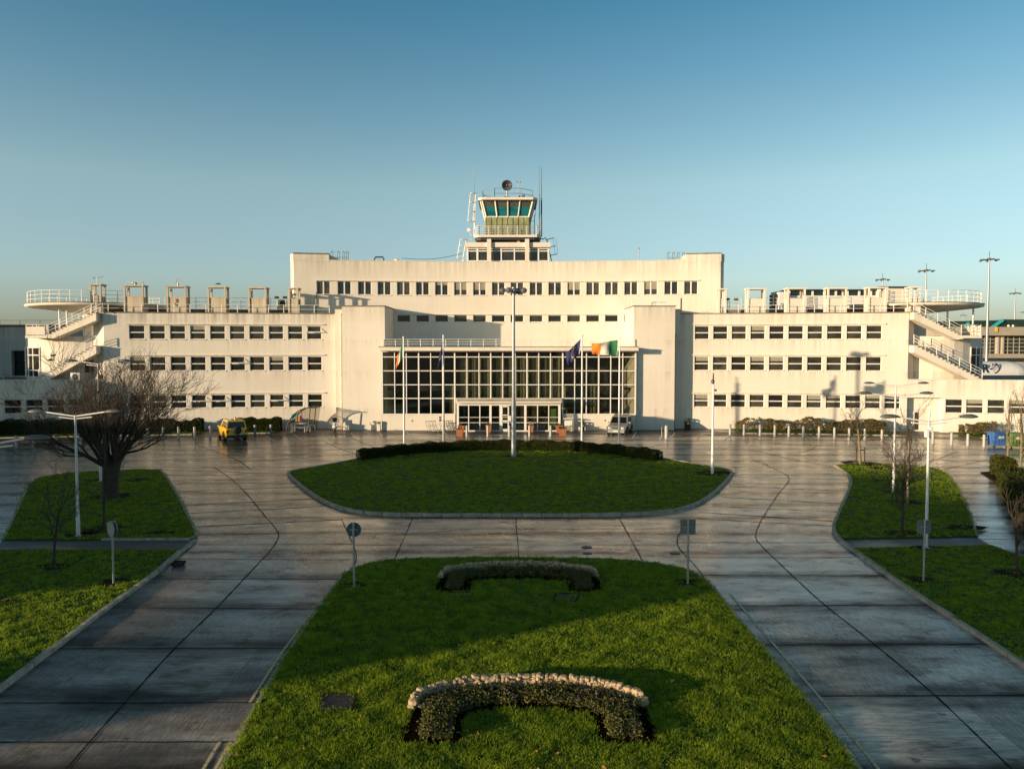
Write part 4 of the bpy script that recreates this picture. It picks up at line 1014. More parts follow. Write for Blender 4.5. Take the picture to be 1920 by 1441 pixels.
yt2 = 285
o = empty('far_terminal', (PX(1900,yt2), yt2, 0), 'long distant terminal with green glass roof beyond the aircraft', 'building')
xa, xb = PX(1765,yt2), PX(2200,yt2); q = lambda v: PZ(v, yt2)
b = MB(); b.box(xa, xb, yt2, yt2+40, 0, q(663)); b.box(xa, xb, yt2+2, yt2+40, q(663)+.01, q(630)); b.box(xa, xb, yt2-2, yt2+40, q(629), q(613)); b.build('wall', M['tan'], o)
b = MB(); b.box(xa, xb, yt2+1, yt2+1.9, q(663)+.02, q(630)); b.box(xa, xb, yt2-.15, yt2-.02, q(678), q(671)); b.build('window', M['far_glass'], o)
b = MB()
for v in (636,643,650,657): b.box(xa, xb, yt2+.7, yt2+.95, q(v)-.12, q(v)+.12)
for u in range(1770, 2200, 11): b.box(PX(u,yt2)-.12, PX(u,yt2)+.12, yt2+.75, yt2+.92, q(663)+.02, q(630))
for u in range(1872,1890,9): x = PX(u,yt2); b.tube([(x,yt2+1.2,q(663)),(x,yt2+1.2,q(630))], 1.0, 10)
b.build('window_frame', M['tan'], o)
b = MB(); b.prism_y([(xa,q(613)+.1),(xb,q(613)+.1),(xb,q(598)),(PX(1888,yt2),q(598)),(PX(1878,yt2),q(600)),(PX(1836,yt2),q(600)),(PX(1818,yt2),q(601)),(xa,q(602))], yt2+3, yt2+35); b.build('roof', M['far_green'], o)
b = MB(); b.bar((PX(1866,yt2),yt2+2.5,q(613)),(PX(1886,yt2),yt2+2.5,q(599)), .9); b.bar((PX(1812,yt2),yt2+2.5,q(614)),(PX(1822,yt2),yt2+2.5,q(605)), .9); b.build('roof_strut', M['cyan'], o)
b = MB(); b.box(PX(1858,yt2), PX(1862,yt2), yt2-2.3, yt2-2.05, q(622), q(613)); b.build('stand_sign', M['gold'], o)
b = MB(); b.ell((PX(1885.5,yt2),yt2-1,q(611)),(.45,.45,.45)); b.ell((PX(1894,yt2),yt2-1,q(611)),(.45,.45,.45)); b.build('roof_lamp', M['white'], o)

def mast(u, vtop, d, label):
    x, z = P(u, vtop, d); o = empty('floodlight_mast', (x, d, 0), label, 'light mast', group='tall apron floodlight masts'); b = MB()
    b.tube([(x,d,0),(x,d,z)], [.42,.16], 8); b.build('pole', M['steel'], o)
    b = MB(); b.tube([(x,d,z-.5),(x,d,z)], .45, 10); b.bar((x-2.2,d,z-.3),(x+2.2,d,z-.3), .16); b.bar((x,d-2,z-.3),(x,d+2,z-.3), .16); b.tube([(x,d,z),(x,d,z+1.6)], .06, 5); b.build('head_frame', M['dark'], o)
    for a in range(6):
        t = a*math.pi/3+.2; b = MB(); px_, py_ = x+1.9*math.cos(t), d+1.9*math.sin(t); b.ell((px_,py_,z-.5),(.38,.32,.2)); b.build('lamp', M['lampgrey'], o)
mast(1855, 484, 188, 'tallest looking apron light mast beyond the right stair'); mast(1737, 505, 213, 'apron light mast rising behind right roof disc')
mast(1655, 522, 240, 'short looking apron light mast above the rooftop cabin'); mast(1904, 548, 300, 'small apron light mast right of the tallest looking mast')
mast(1921, 584, 470, 'farthest apron light mast at right above the green roof'); mast(1806, 590, 520, 'very distant thin apron mast under the right roof disc')

# aircraft
da = 160; xn, zn = P(1934, 703, da); SA = 1.15; zc = PZ(677, da)-1.9*SA
AC = empty('airliner', (xn-16, da, 0), 'white airliner with dark letter and yellow belly stripe parked beyond right stair', 'aircraft')
prof = [(-33,.15,1.0),(-31,.5,.9),(-26,1.25,.45),(-20,1.9,0),(-4.6,1.9,0),(-3.2,1.78,-.08),(-2.0,1.5,-.22),(-1.0,1.1,-.4),(-.4,.7,-.55),(0,.12,-.68)]; prof = [(x*SA, r_*SA, z*SA) for x, r_, z in prof]
b = MB(); vs = []; n = 24
for x, r_, dz in prof:
    for k in range(n): t = 2*math.pi*k/n; vs.append((xn+x, da+r_*math.cos(t), zc+dz+r_*math.sin(t)))
b.add(vs, [(i*n+k,i*n+(k+1)%n,(i+1)*n+(k+1)%n,(i+1)*n+k) for i in range(len(prof)-1) for k in range(n)], 0, True); b.build('fuselage', M['plane'], AC)
def band(z0, z1, x0, x1, mat, name, off_=.02):
    b = MB(); xs = np.linspace(x0*SA, x1*SA, 14)
    def R_(x):
        for (xa,ra,da_),(xb,rb,db) in zip(prof[:-1],prof[1:]):
            if xa <= x <= xb: t = (x-xa)/(xb-xa); return ra+(rb-ra)*t, da_+(db-da_)*t
        return prof[-1][1], prof[-1][2]
    def pt(x, z):
        r_, dz = R_(x); s = max(-.99, min(.99, (z-dz)/r_)); return (xn+x, da-(r_+off_)*math.sqrt(1-s*s), zc+z)
    for a, c in zip(xs[:-1], xs[1:]):
        zz = np.linspace(z0*SA, z1*SA, 5)
        for p, q_ in zip(zz[:-1], zz[1:]): b.quad(pt(a,p), pt(c,p), pt(c,q_), pt(a,q_))
    b.build(name, mat, AC)
band(-1.0, -.62, -30, -2.6, M['gold'], 'belly_stripe'); band(-1.55, -1.02, -30, -3.4, M['navy'], 'belly_stripe'); band(.15, .6, -2.35, -1.45, M['carglass'], 'cockpit_window', .015)
band(-.9, .55, -4.05, -3.35, M['white'], 'door', .012)
b = MB(); b.prism([(xn-19,da),(xn-14,da),(xn-21,da-16),(xn-23,da-16)], zc-.9, zc-.6); b.prism([(xn-19,da),(xn-14,da),(xn-21,da+16),(xn-23,da+16)], zc-.9, zc-.6); b.build('wing', M['plane'], AC)
b = MB(); b.prism_y([(xn-33,zc+1.2),(xn-27,zc+1.6),(xn-32,zc+6.4),(xn-34.5,zc+6.4)], da-.15, da+.15); b.build('tail_fin', M['navy'], AC)
b = MB()
for s in (-1,1): b.lathe([(.85,-1.8),(1.05,-.8),(1.05,.8),(.9,1.6)], (xn-14.5,da+s*5,zc-1.6), 14, axis='x')
b.build('engine', M['navy'], AC)
b = MB()
for x,s in ((xn-3.6,0),(xn-17,-2.6),(xn-17,2.6)): b.tube([(x,da+s-.12,.55),(x,da+s+.12,.55)], .55, 12); b.tube([(x,da+s,.5),(x,da+s,zc-1.4)], .12, 6)
b.build('landing_gear', M['rubber'], AC)
cu = bpy.data.curves.new('letter', 'FONT'); cu.body = 'R'; cu.size = 2.45; cu.extrude = .02; cu.offset = .055; cu.materials.append(M['navy'])
fo_ = bpy.data.objects.new('letter', cu); COL.objects.link(fo_); bpy.context.view_layer.update(); lm = bpy.data.meshes.new_from_object(fo_.evaluated_get(bpy.context.evaluated_depsgraph_get())); bpy.data.objects.remove(fo_)
lm.materials.clear(); lm.materials.append(M['navy']); fo = bpy.data.objects.new('fuselage_lettering', lm); COL.objects.link(fo); lx, lz = P(1840.5, 698, da-2.2)
fo.matrix_basis = wm(AC).inverted() @ Matrix.Translation((lx, da-2.26, lz)) @ Matrix.Rotation(R(90), 4, 'X'); adopt(fo, AC)
b = MB(); hx, hz = P(1866, 690, da-2.2)
b.tube([(hx+1.0*math.cos(t)-.35, da-2.24, hz+.85*math.sin(t)) for t in np.linspace(-1.3, 1.2, 12)], [.09]*12, 6); b.tube([(hx-.55,da-2.24,hz+.75),(hx-.2,da-2.24,hz+.55),(hx+.25,da-2.24,hz+.8)], .08, 6); b.tube([(hx-.6,da-2.24,hz-.1),(hx-.5,da-2.24,hz+.75)], .05, 5); b.tube([(hx-.9,da-2.24,hz-.15),(hx-.65,da-2.24,hz-.1)], .12, 6)
for k in range(5): b.tube([(hx-.45+k*.2,da-2.24,hz+.6),(hx-.3+k*.17,da-2.24,hz-.6+k*.15)], .018, 4)
b.V = [(hx+(x-hx)*1.2, y, hz+(z-hz)*1.2) for x, y, z in b.V]; b.build('harp_emblem', M['navy'], AC)
# ------------------------------------------------------------------ posts, lamps, signs
def at(u, v): x, y = G(u, v); return (x, y, 0.0)
def lamp(base, ztop, span, label, turn=0.0, droop=.22):
    x, y, _ = base; o = empty('street_lamp', base, label, 'street lamp', group='twin arm street lamps')
    b = MB(); b.tube([(x,y,0),(x,y,1.2),(x,y,1.22),(x,y,ztop)], [.078,.078,.06,.045], 10); b.build('pole', M['post'], o)
    b = MB(); b.lathe([(.13,0),(.13,.04),(.09,.06)], (x,y,.085), 10); b.build('base_plate', M['steel'], o)
    for s in (-1, 1):
        dx, dy = s*math.cos(turn), s*math.sin(turn); L = span/2-.62
        b = MB(); b.tube([(x,y,ztop-.16),(x+dx*.7,y+dy*.7,ztop-.08)], .03, 6); b.tube([(x,y,ztop-.05),(x+dx*L,y+dy*L,ztop+.14)], .032, 8); a = b.build('arm', M['white'], o)
        c = MB(); vs = []; prof = [(0,.05,.04),(.06,.09,.07),(.25,.15,.11),(.5,.155,.12),(.68,.10,.07),(.76,.03,.03)]; n = 12
        for t, w, h in prof:
            for k in range(n):
                q = 2*math.pi*k/n; yy = w*math.cos(q); zz = h*math.sin(q) if math.sin(q) > 0 else h*.45*math.sin(q)
                vs.append((x+dx*(L-.05+t)-dy*yy, y+dy*(L-.05+t)+dx*yy, ztop+.14+zz))
        c.add(vs, [(i*n+k,i*n+(k+1)%n,(i+1)*n+(k+1)%n,(i+1)*n+k) for i in range(len(prof)-1) for k in range(n)]+[tuple(range(n)),tuple(range(len(vs)-n,len(vs)))], 0, True); c.build('lamp_head', M['lampgrey'], a)
    return o
def lamp_px(u, v, vtop, span_px, label, **k):
    p = at(u, v); return lamp(p, PZ(vtop, p[1]), span_px*p[1]/F, label, **k)
lamp_px(147, 1008, 778, 171, 'twin arm street lamp on left lawn in front of the big bare tree')
lamp_px(189, 905, 681, 118, 'tall twin arm street lamp partly hidden behind the big bare tree')
lamp((PX(-24, 23.5), 23.5, 0), 5.15, 3.5, 'nearest street lamp at left edge, only one arm showing')
L1 = lamp_px(1736, 1031, 788, 176, 'nearest right street lamp with small camera box below its arms')
lamp_px(1675, 925, 742, 136, 'street lamp on right lawn between the two other right lamps')
lamp_px(1677, 868, 722, 118, 'farthest right street lamp, seen directly behind another lamp post')
x, y, _ = L1.location; b = MB(); b.bbox(x-.22,x-.06,y-.2,y-.05,4.55,4.85); b.bbox(x-.06,x+.1,y-.16,y-.06,4.75,4.95); b.tube([(x-.05,y-.1,5.3),(x-.05,y-.1,5.55)], .05, 6); b.build('camera_box', M['white'], L1)

x, y, _ = p = at(963, 858); zt = PZ(545, y)
o = empty('floodlight_pole', p, 'tall grey pole with four floodlights in the roundabout lawn', 'light pole')
b = MB(); b.tube([(x,y,0),(x,y,4.2),(x,y,4.25),(x,y,zt)], [.19,.165,.13,.10], 12); b.build('pole', M['steel'], o)
b = MB(); b.bar((x-.75,y,zt),(x+.75,y,zt), .1); b.tube([(x,y,zt-.2),(x,y,zt+.25)], .14, 8); b.bar((x,y-.5,zt),(x,y+.5,zt), .1); b.build('bracket', M['steel'], o)
for dx, dy in ((-.8,-.1),(.75,-.1),(-.35,-.35),(.3,.4)):
    b = MB(); b.ell((x+dx,y+dy,zt+.02),(.24,.22,.2), 10, 6); b.lathe([(.2,-.02),(.22,.0)], (x+dx, y+dy-.14, zt), 12, axis='y'); b.build('floodlight', M['lampgrey'], o)
b = MB(); b.bbox(x-.2,x+.2,y-.2,y+.2,0.085,.25); b.build('base', M['steel'], o)

x, y, _ = p = at(1335.5, 890); zt = PZ(715, y)
o = empty('camera_pole', p, 'white surveillance camera pole at right tip of roundabout lawn', 'camera pole')
b = MB(); b.tube([(x,y,0),(x,y,1.5),(x,y,1.55),(x,y,zt)], [.10,.10,.075,.06], 10); b.build('pole', M['white'], o)
b = MB(); b.tube([(x,y,zt),(x,y,zt+.55)], .045, 6); b.ell((x-.06,y-.1,zt-.0),(.12,.12,.16)); b.bar((x-.02,y-.1,zt+.05),(x-.02,y,zt+.4), .05); b.build('camera', M['lampgrey'], o)
b = MB(); b.ell((x+.12,y-.05,zt-.55),(.1,.1,.08)); b.bar((x,y,zt-.5),(x+.12,y-.05,zt-.5), .04); b.build('sensor', M['lampgrey'], o)

def post_sign(u, vb, u_, vc, kind, r, label, vt, turn=0.0):
    p = at(u, vb); x, y, _ = p; o = empty('road_sign', p, label, 'road sign'); zc = PZ(vc, y); zt = PZ(vt, y)
    b = MB(); b.tube([(x,y,0),(x,y,zt)], .038, 8); b.build('post', M['steel'], o)
    b = MB()
    if kind == 'round': b.lathe([(r-.01,-.012),(r,-.006),(r,.006),(r-.01,.012)], (0,.055,0), 28, axis='y')
    else: b.bbox(-r, r, .045, .065, -r, r, .012)
    s = b.build('sign_plate', M['signback'] if kind == 'round' else M['signgrey'], o, world=False); s.location = (0,0,zc); s.rotation_euler = (0,0,turn)
    b = MB(); b.box(-r*.55,r*.55,.03,.044,-.02,.02); c = b.build('clamp', M['steel'], s, world=False)
    return o
post_sign(664, 1104, 662, 993, 'round', .245, 'round road sign seen from behind on grass at front left corner', 979)
post_sign(1289.5, 1099, 1291, 988, 'square', .26, 'square road sign seen from behind on grass at front right corner', 972)
post_sign(1731.5, 1093, 1731, 988, 'square', .235, 'square road sign seen from behind on right lawn near the lamp', 974)
q = post_sign(213, 1098, 213, 990, 'round', .26, 'pale round road sign seen nearly edge on at left lawn', 979, turn=R(-38))
p = at(213, 1098); b = MB(); b.lathe([(.27,.0),(.275,.01)], (0,-.06,0), 28, axis='y'); s = b.build('sign_plate', M['lampgrey'], q, world=False); s.location = (0,0,PZ(991,p[1])); s.rotation_euler = (0,0,R(-38))
for c in q.children:
    if c.name.startswith('sign_plate'): c.data.materials.clear(); c.data.materials.append(M['steel'])

# ------------------------------------------------------------------ flags
def flagpole(u, vtop, d, label):
    x = PX(u, d); o = empty('flagpole', (x, d, 0), label, 'flagpole', group='white flagpoles behind roundabout hedge'); zt = PZ(vtop, d)
    b = MB(); b.tube([(x,d,0),(x,d,zt)], [.085,.05], 10); b.build('pole', M['white'], o)
    b = MB(); b.ell((x,d,zt+.04),(.09,.09,.07)); b.build('finial', M['white'], o)
    b = MB(); b.lathe([(.16,0),(.16,.06),(.1,.1)], (x,d,.085), 10); b.build('base', M['steel'], o); return x
def hd(u):                         # distance just behind the hedge at photo column u
    pts = [(675,866),(720,858),(800,850),(880,846),(963,845),(1050,847),(1120,851),(1180,857),(1235,866)]
    v = np.interp(u, [a for a, _ in pts], [c for _, c in pts]); return G(u, v)[1]
fx = {}
for u, vt, lab in ((757,633,'flagpole with limp tricolour flag, leftmost of the four'),(831.5,630,'flagpole with limp dark blue flag, second from left'),(1091.5,630,'flagpole with flying starred blue flag, third from left'),(1161.5,634,'flagpole with flying tricolour flag, rightmost of the four')):
    fx[u] = hd(u)+2.0; flagpole(u, vt, fx[u], lab)
def flag(name, grid, d, mats, label, wave, nx=30, ny=16, stars=False):
    """grid: 4 pixel corners hoist-top, fly-top, fly-bottom, hoist-bottom"""
    (a, c, e, f) = [Vector((P(u, v, d)[0], 0, P(u, v, d)[1])) for u, v in grid]
    o = empty(name, (a.x, d, a.z), label, 'flag'); b = MB(); V = []
    def pt(s, t):
        p = a.lerp(c, s).lerp(f.lerp(e, s), t); y = d + wave*math.sin(s*7+t*2.2)*min(1, s*3) + wave*.4*math.sin(s*15-t*3)*s
        return Vector((p.x + .02*math.sin(t*9+s*5)*s, y, p.z + .05*math.sin(s*8)*s*(1-t)))
    vs = [pt(i/nx, j/ny) for j in range(ny+1) for i in range(nx+1)]
    for m in range(len(mats)):
        fs = [(j*(nx+1)+i, j*(nx+1)+i+1, (j+1)*(nx+1)+i+1, (j+1)*(nx+1)+i) for j in range(ny) for i in range(nx) if int(i/nx*len(mats)) == m]
        b.add(vs, fs, m, True)
    b.build('cloth', mats, o)
    if stars:
        b = MB()
        for k in range(12):
            t = 2*math.pi*k/12; s0, t0 = .48+.2*math.cos(t), .48+.31*math.sin(t)
            for off in (-.03,.03):
                pts = []
                for q in range(10):
                    r_ = (.05 if q % 2 == 0 else .02); p = pt(s0+r_*math.sin(q*math.pi/5)*.75, t0-r_*math.cos(q*math.pi/5)*1.5); pts.append((p.x, p.y+off, p.z))
                b.add(pts, [tuple(range(10))])
        b.build('stars', M['f_gold'], o)
    b = MB(); b.tube([(a.x,d,a.z+.02),(f.x,d,f.z)], .02, 5); b.build('hoist_rope', M['white'], o)
TRI = [M['f_green'], M['f_white'], M['f_orange']]
flag('flag', [(756,640),(744,670),(742,692),(755.5,668)], fx[757], TRI, 'green white and orange tricolour flag hanging limp on leftmost pole', .05)
flag('flag', [(831,634),(823,670),(820,695),(830.5,662)], fx[831.5], [M['f_blue']], 'dark blue flag hanging limp on the second pole', .05, stars=True)
flag('flag', [(1089.5,635),(1060,663),(1065,685),(1086,664)], fx[1091.5], [M['f_blue']], 'dark blue flag with ring of gold stars flying from third pole', .14, stars=True)
flag('flag', [(1159,637),(1110,645),(1110,664),(1157,667)], fx[1161.5], TRI, 'green white and orange tricolour flag flying from rightmost pole', .16)

# ------------------------------------------------------------------ bollards
def bollard_mesh():
    b = MB(); b.lathe([(.12,0),(.125,.02),(.115,.06),(.108,.96),(.10,1.0),(.06,1.03)], (0,0,0), 14); return b.mesh('bollard', M['bollard'])
BM = bollard_mesh()
def bollard(u, v, label, group, mesh=None):
    o = bpy.data.objects.new('bollard', mesh or BM); COL.objects.link(o); o.location = (*G(u, v), 0.0); tag(o, label, 'bollard', group); return o
ORD = ['first','second','third','fourth','fifth','sixth','seventh','eighth','ninth','tenth','eleventh','twelfth']
for i, (u, v) in enumerate([(875.5,818),(914.8,818),(955,818),(993,818),(1032.5,818)]): bollard(u, v, f'grey bollard before the entrance doors, {ORD[i]} from left planter', 'bollards before the entrance')
for i, (u, v) in enumerate([(1369,815),(1395,815.6),(1425,816.2),(1452.7,817.5),(1479,818.6),(1506.5,820),(1535.8,821),(1564.5,822.2),(1592,823.7),(1621.6,825),(1653.7,826.7)]): bollard(u, v, f'grey bollard along the long right hedge, {ORD[i]} from the litter bin side', 'bollards along the long right hedge')
for i, (u, v) in enumerate([(1749,832),(1784,833.7),(1814.5,835.7),(1845,837.6)]): bollard(u, v, f'grey bollard by the short right hedge, {ORD[i]} from the side door', 'bollards by the short right hedge')
b = MB(); b.lathe([(.12,0),(.125,.02),(.115,.06),(.11,.82)], (0,0,0), 14, 0); b.lathe([(.112,.823),(.11,.97),(.06,1.02)], (0,0,0), 14, 1); BM2 = b.mesh('bollard', [plain('shaded_bollard', (.15,.18,.21), .7), M['bollard']])  # shade painted on the lower part, pale top stands for the sunlit end
for i, (u, v) in enumerate([(508,815.8),(478.3,816.8),(452,821.5)]): bollard(u, v, f'half shaded bollard at left hedge, {ORD[i]} from trolley shelter', 'half shaded bollards at left hedge', BM2)
for i, (u, v) in enumerate([(394,819.5),(365,821),(335,821.3),(306,822.3),(277.5,823.6),(230,827),(190,830),(150,833),(105,836),(62.5,838),(30,840)]): bollard(u, v, f'grey bollard along left verge, {ORD[i]} from the yellow car going left', 'bollards along left verge')
o = empty('charging_post', at(1249.5, 821.5), 'single pale post with thin sign stake right of the silver car', 'post'); x, y, _ = o.location
b = MB(); b.lathe([(.16,0),(.16,1.1),(.12,1.16)], (x,y,0), 14); b.build('post', M['bollard'], o); b = MB(); b.tube([(x-.42,y,0),(x-.42,y,1.05)], .03, 6); b.bar((x-.42,y,.25),(x-.1,y,.25), .05); b.bar((x-.42,y-.02,.05),(x-.62,y-.3,.05),.05); b.build('stake', M['steel'], o)

# ------------------------------------------------------------------ street furniture by the wall
def planter(u, v, w, h, label, flower=False):
    p = at(u, v); x, y, _ = p; o = empty('planter', p, label, 'planter', group='terracotta planters by the entrance')
    b = MB(); b.add([(x-w*.42,y-w*.42,0),(x+w*.42,y-w*.42,0),(x+w*.42,y+w*.42,0),(x-w*.42,y+w*.42,0),(x-w*.5,y-w*.5,h),(x+w*.5,y-w*.5,h),(x+w*.5,y+w*.5,h),(x-w*.5,y+w*.5,h)], [(0,1,5,4),(1,2,6,5),(2,3,7,6),(3,0,4,7)])
    for a in ((-.55,.55,-.55,-.43),(-.55,.55,.43,.55),(-.55,-.43,-.43,.43),(.43,.55,-.43,.43)): b.box(x+w*a[0],x+w*a[1],y+w*a[2],y+w*a[3],h+.002,h+.08)
    b.build('pot', M['terra'], o); b = MB(); b.box(x-w*.42,x+w*.42,y-w*.42,y+w*.42,h-.1,h+.03); b.build('soil', M['soil'], o)
    b = MB()
    for k in range(60):
        c = Vector((x+random.gauss(0,w*.22), y+random.gauss(0,w*.22), h+abs(random.gauss(.1,.08)))); d = Vector((random.uniform(-1,1),random.uniform(-1,1),random.uniform(-.3,.8)))*.09; e = d.cross(Vector((.3,.2,1))).normalized()*.04
        b.quad(c-d-e, c+d-e, c+d+e, c-d+e)
    b.build('plant', M['hedge2'], o)
    if flower:
        b = MB()
        for k in range(14): b.ell((x+random.gauss(0,w*.25), y+random.gauss(0,w*.25), h+random.uniform(.15,.35)), (.06,.06,.05), 6, 4)
        b.build('blossom', M['petal2'], o)
planter(862, 817.5, .62, .62, 'terracotta planter at left of entrance, the nearer one')
planter(865, 811, .62, .62, 'terracotta planter at left of entrance, the farther one')
planter(916, 809.5, .55, .62, 'terracotta planter behind the second entrance bollard')
planter(995, 809.5, .55, .6, 'terracotta planter with pale blossoms behind the fourth entrance bollard', True)
planter(1054.5, 817, .68, .62, 'bright terracotta planter right of entrance, the nearer one')
planter(1048.5, 811, .62, .66, 'terracotta planter right of entrance, the farther one')

def litter_bin(u, v, w, h, label):
    p = at(u, v); x, y, _ = p; o = empty('litter_bin', p, label, 'litter bin')
    b = MB(); b.lathe([(w*.46,0),(w*.5,.05),(w*.5,h*.72)], (x,y,0), 16); b.build('body', M['trim'], o)
    b = MB(); b.lathe([(w*.5,h*.86),(w*.52,h*.9),(w*.44,h*.97),(w*.2,h)], (x,y,0), 16); b.build('hood', M['trim'], o)
    b = MB()
    for k in range(4): t = k*math.pi/2+.6; b.bar((x+w*.44*math.cos(t),y+w*.44*math.sin(t),h*.7),(x+w*.44*math.cos(t),y+w*.44*math.sin(t),h*.88), .06)
    b.build('stay', M['dark'], o); b = MB(); b.box(x-w*.2,x+w*.2,y-w*.53,y-w*.505,h*.5,h*.62); b.build('label_plate', M['plate'], o)
litter_bin(1289, 804.5, .62, 1.12, 'dark litter bin in the shadow right of right block')
litter_bin(1092, 807.5, .42, .95, 'slim dark litter bin under the hall windows left of silver car')
o = empty('ash_bin', (PX(709.5,76.1),76.1,0), 'narrow tall ash bin at the corner of left block', 'ash bin'); x = PX(709.5,76.1)
b = MB(); b.bbox(x-.17,x+.17,75.95,76.25,0,.95); b.build('body', M['sill'], o); b = MB(); b.box(x-.13,x+.13,75.92,75.948,.7,.88); b.build('slot', M['dark'], o)
for (u, v, m, lab) in ((1870.5,837.5,'bluebin','big blue wheeled bin at end of short right hedge'),(1903,839.5,'greenbin','big green wheeled bin next to the blue bin')):
    p = at(u, v); x, y, _ = p; o = empty('wheeled_bin', p, lab, 'bin', group='wheeled bins'); w = 1.25; h = 1.2
    b = MB(); b.add([(x-w*.45,y-.4,.14),(x+w*.45,y-.4,.14),(x+w*.45,y+.4,.14),(x-w*.45,y+.4,.14),(x-w*.5,y-.48,h-.08),(x+w*.5,y-.48,h-.08),(x+w*.5,y+.48,h-.08),(x-w*.5,y+.48,h-.08)], [(3,2,1,0),(4,5,6,7),(0,1,5,4),(1,2,6,5),(2,3,7,6),(3,0,4,7)])
    for k in range(5): xx = x-w*.4+k*w*.2; b.bar((xx,y-.425,.2),(xx,y-.49,h-.15), .05, .03)
    b.build('body', M[m], o); b = MB(); b.bbox(x-w*.53,x+w*.53,y-.53,y+.52,h-.075,h+.05,.03); b.build('lid', M[m], o)
    for sx in (-1,1):
        b = MB(); b.tube([(x+sx*w*.4-.03,y-.34,.085),(x+sx*w*.4+.03,y-.34,.085)], .085, 10); b.build('wheel', M['rubber'], o)
    b = MB(); b.box(x-.25,x+.2,y-.487,y-.478,.75,.95); b.build('sticker', M['plate'], o)

# trolley shelter, trolleys, scooter, kiosk stand
ysh = 74.2; xs0, xs1 = PX(536, ysh), PX(586, ysh); h = PZ(764, ysh)
o = empty('trolley_shelter', ((xs0+xs1)/2, ysh, 0), 'curved see-through trolley shelter with coloured squares by left hedge', 'shelter')
arc = [(xs0+(xs1-xs0)*(1-math.cos(t))*.92, .15+(h-.15)*math.sin(t)) for t in np.linspace(0, math.pi*.56, 12)]
b = MB()
for yy in (ysh, ysh+2.1): b.tube([(x,yy,z) for x,z in arc], .045, 6); b.tube([(xs0+.9,yy,0),(xs0+.9,yy,1.9)], .03, 5); b.tube([(arc[-1][0]-.5,yy,arc[-1][1]-.05),(arc[-1][0]-.75,yy,0)], .05, 6)
for i in (2,5,8,11): b.tube([(arc[i][0],ysh,arc[i][1]),(arc[i][0],ysh+2.1,arc[i][1])], .03, 5)
b.build('frame', M['dark'], o)
b = MB()
for (xa, za), (xb, zb) in zip(arc[:-1], arc[1:]): b.quad((xa,ysh,za+.01),(xb,ysh,zb+.01),(xb,ysh+2.1,zb+.01),(xa,ysh+2.1,za+.01))
b.add([(x,ysh+2.1,z) for x,z in arc]+[(arc[-1][0]-.4,ysh+2.1,.1),(xs0,ysh+2.1,.1)], [tuple(range(14))]); b.build('perspex_shell', M['perspex'], o)
for (ua,ub,va,vb,m) in ((545,555,776,784,'cyan'),(552,560,780,790,'orange'),(559.5,565,779.5,790,'purple')):
    b = MB(); b.box(PX(ua,ysh),PX(ub,ysh),ysh+.06+.02*ua/600,ysh+.075+.02*ua/600,PZ(vb,ysh),PZ(va,ysh)); b.build('coloured_panel', M[m], o)
b = MB()
for k in range(3):
    yy = ysh+.5+k*.6; b.tube([(xs0+.3,yy,0),(xs0+.3,yy,.8),(xs0+1.6,yy,.8),(xs0+1.6,yy,0)], .035, 5); b.tube([(xs0+.3,yy,.4),(xs0+1.6,yy,.4)], .03, 5)
b.tube([(PX(580,ysh),ysh,0),(PX(580,ysh),ysh,.75),(PX(589,ysh),ysh,.75),(PX(589,ysh),ysh,0)], .035, 5); b.build('bay_rail', M['steel'], o)

def trolley(x, y, rz, label, proto=[None]):
    if proto[0] is None:
        o = empty('luggage_trolley', (x,y,0), label, 'trolley', rz, 'luggage trolleys by the entrance')
        b = MB()
        for s in (-1,1): b.tube([(s*.27,-.45,.12),(s*.27,.4,.16),(s*.25,.5,.55),(s*.27,.58,1.02)], .024, 6); b.tube([(s*.25,.42,.16),(s*.2,.1,.75),(s*.25,.5,.7)], .016, 5)
        for z, yy in ((.16,.3),(.13,-.4),(.55,.5)): b.tube([(-.27,yy,z),(.27,yy,z)], .02, 5)
        b.build('frame', M['steel'], o, world=False)
        b = MB(); b.tube([(-.3,.58,1.02),(.3,.58,1.02)], .03, 6); b.build('handle', M['dark'], o, world=False)
        for (wx, wy) in ((-.25,.38),(.25,.38),(0,-.42)):
            b = MB(); b.tube([(wx-.02,wy,.06),(wx+.02,wy,.06)], .06, 8); b.build('wheel', M['rubber'], o, world=False)
        proto[0] = o; return o
    c = copy_tree(proto[0]); c.location = (x,y,0); c.rotation_euler = (0,0,rz); c['label'] = label; return c
for k, u in enumerate((810,817,823.5,833,841,848)): trolley(PX(u, 74.9), 74.9+.06*k, R(70 if k < 3 else 30), f'steel luggage trolley against the wall, {ORD[k]} from left flank of the row')

p = at(628, 809); x, y, _ = p; o = empty('motor_scooter', p, 'white and black motor scooter parked at the corner of left block', 'scooter', R(12))
b = MB(); b.lathe([(.09,-.06),(.26,-.05),(.29,0),(.26,.05),(.09,.06)], (0,-.62,.29), 18, axis='x'); b.build('wheel', M['rubber'], o, world=False)
b = MB(); b.lathe([(.09,-.07),(.26,-.06),(.29,0),(.26,.06),(.09,.07)], (0,.62,.29), 18, axis='x'); b.build('wheel', M['rubber'], o, world=False)
b = MB(); b.add([(-.2,-.55,.45),(.2,-.55,.45),(.22,-.42,.95),(-.22,-.42,.95),(-.24,-.3,.35),(.24,-.3,.35),(.2,-.3,1.0),(-.2,-.3,1.0)], [(0,1,2,3),(4,7,6,5),(0,3,7,4),(1,5,6,2),(3,2,6,7),(0,4,5,1)]); b.bbox(-.2,.2,-.3,.75,.3,.42,.04); b.bbox(-.22,.22,.15,.85,.42,.72,.06); b.ell((0,-.62,.52),(.12,.3,.1)); b.build('body', M['white'], o, world=False)
b = MB(); b.bbox(-.2,.2,.1,.9,.725,.86,.05); b.build('seat', M['trim'], o, world=False)
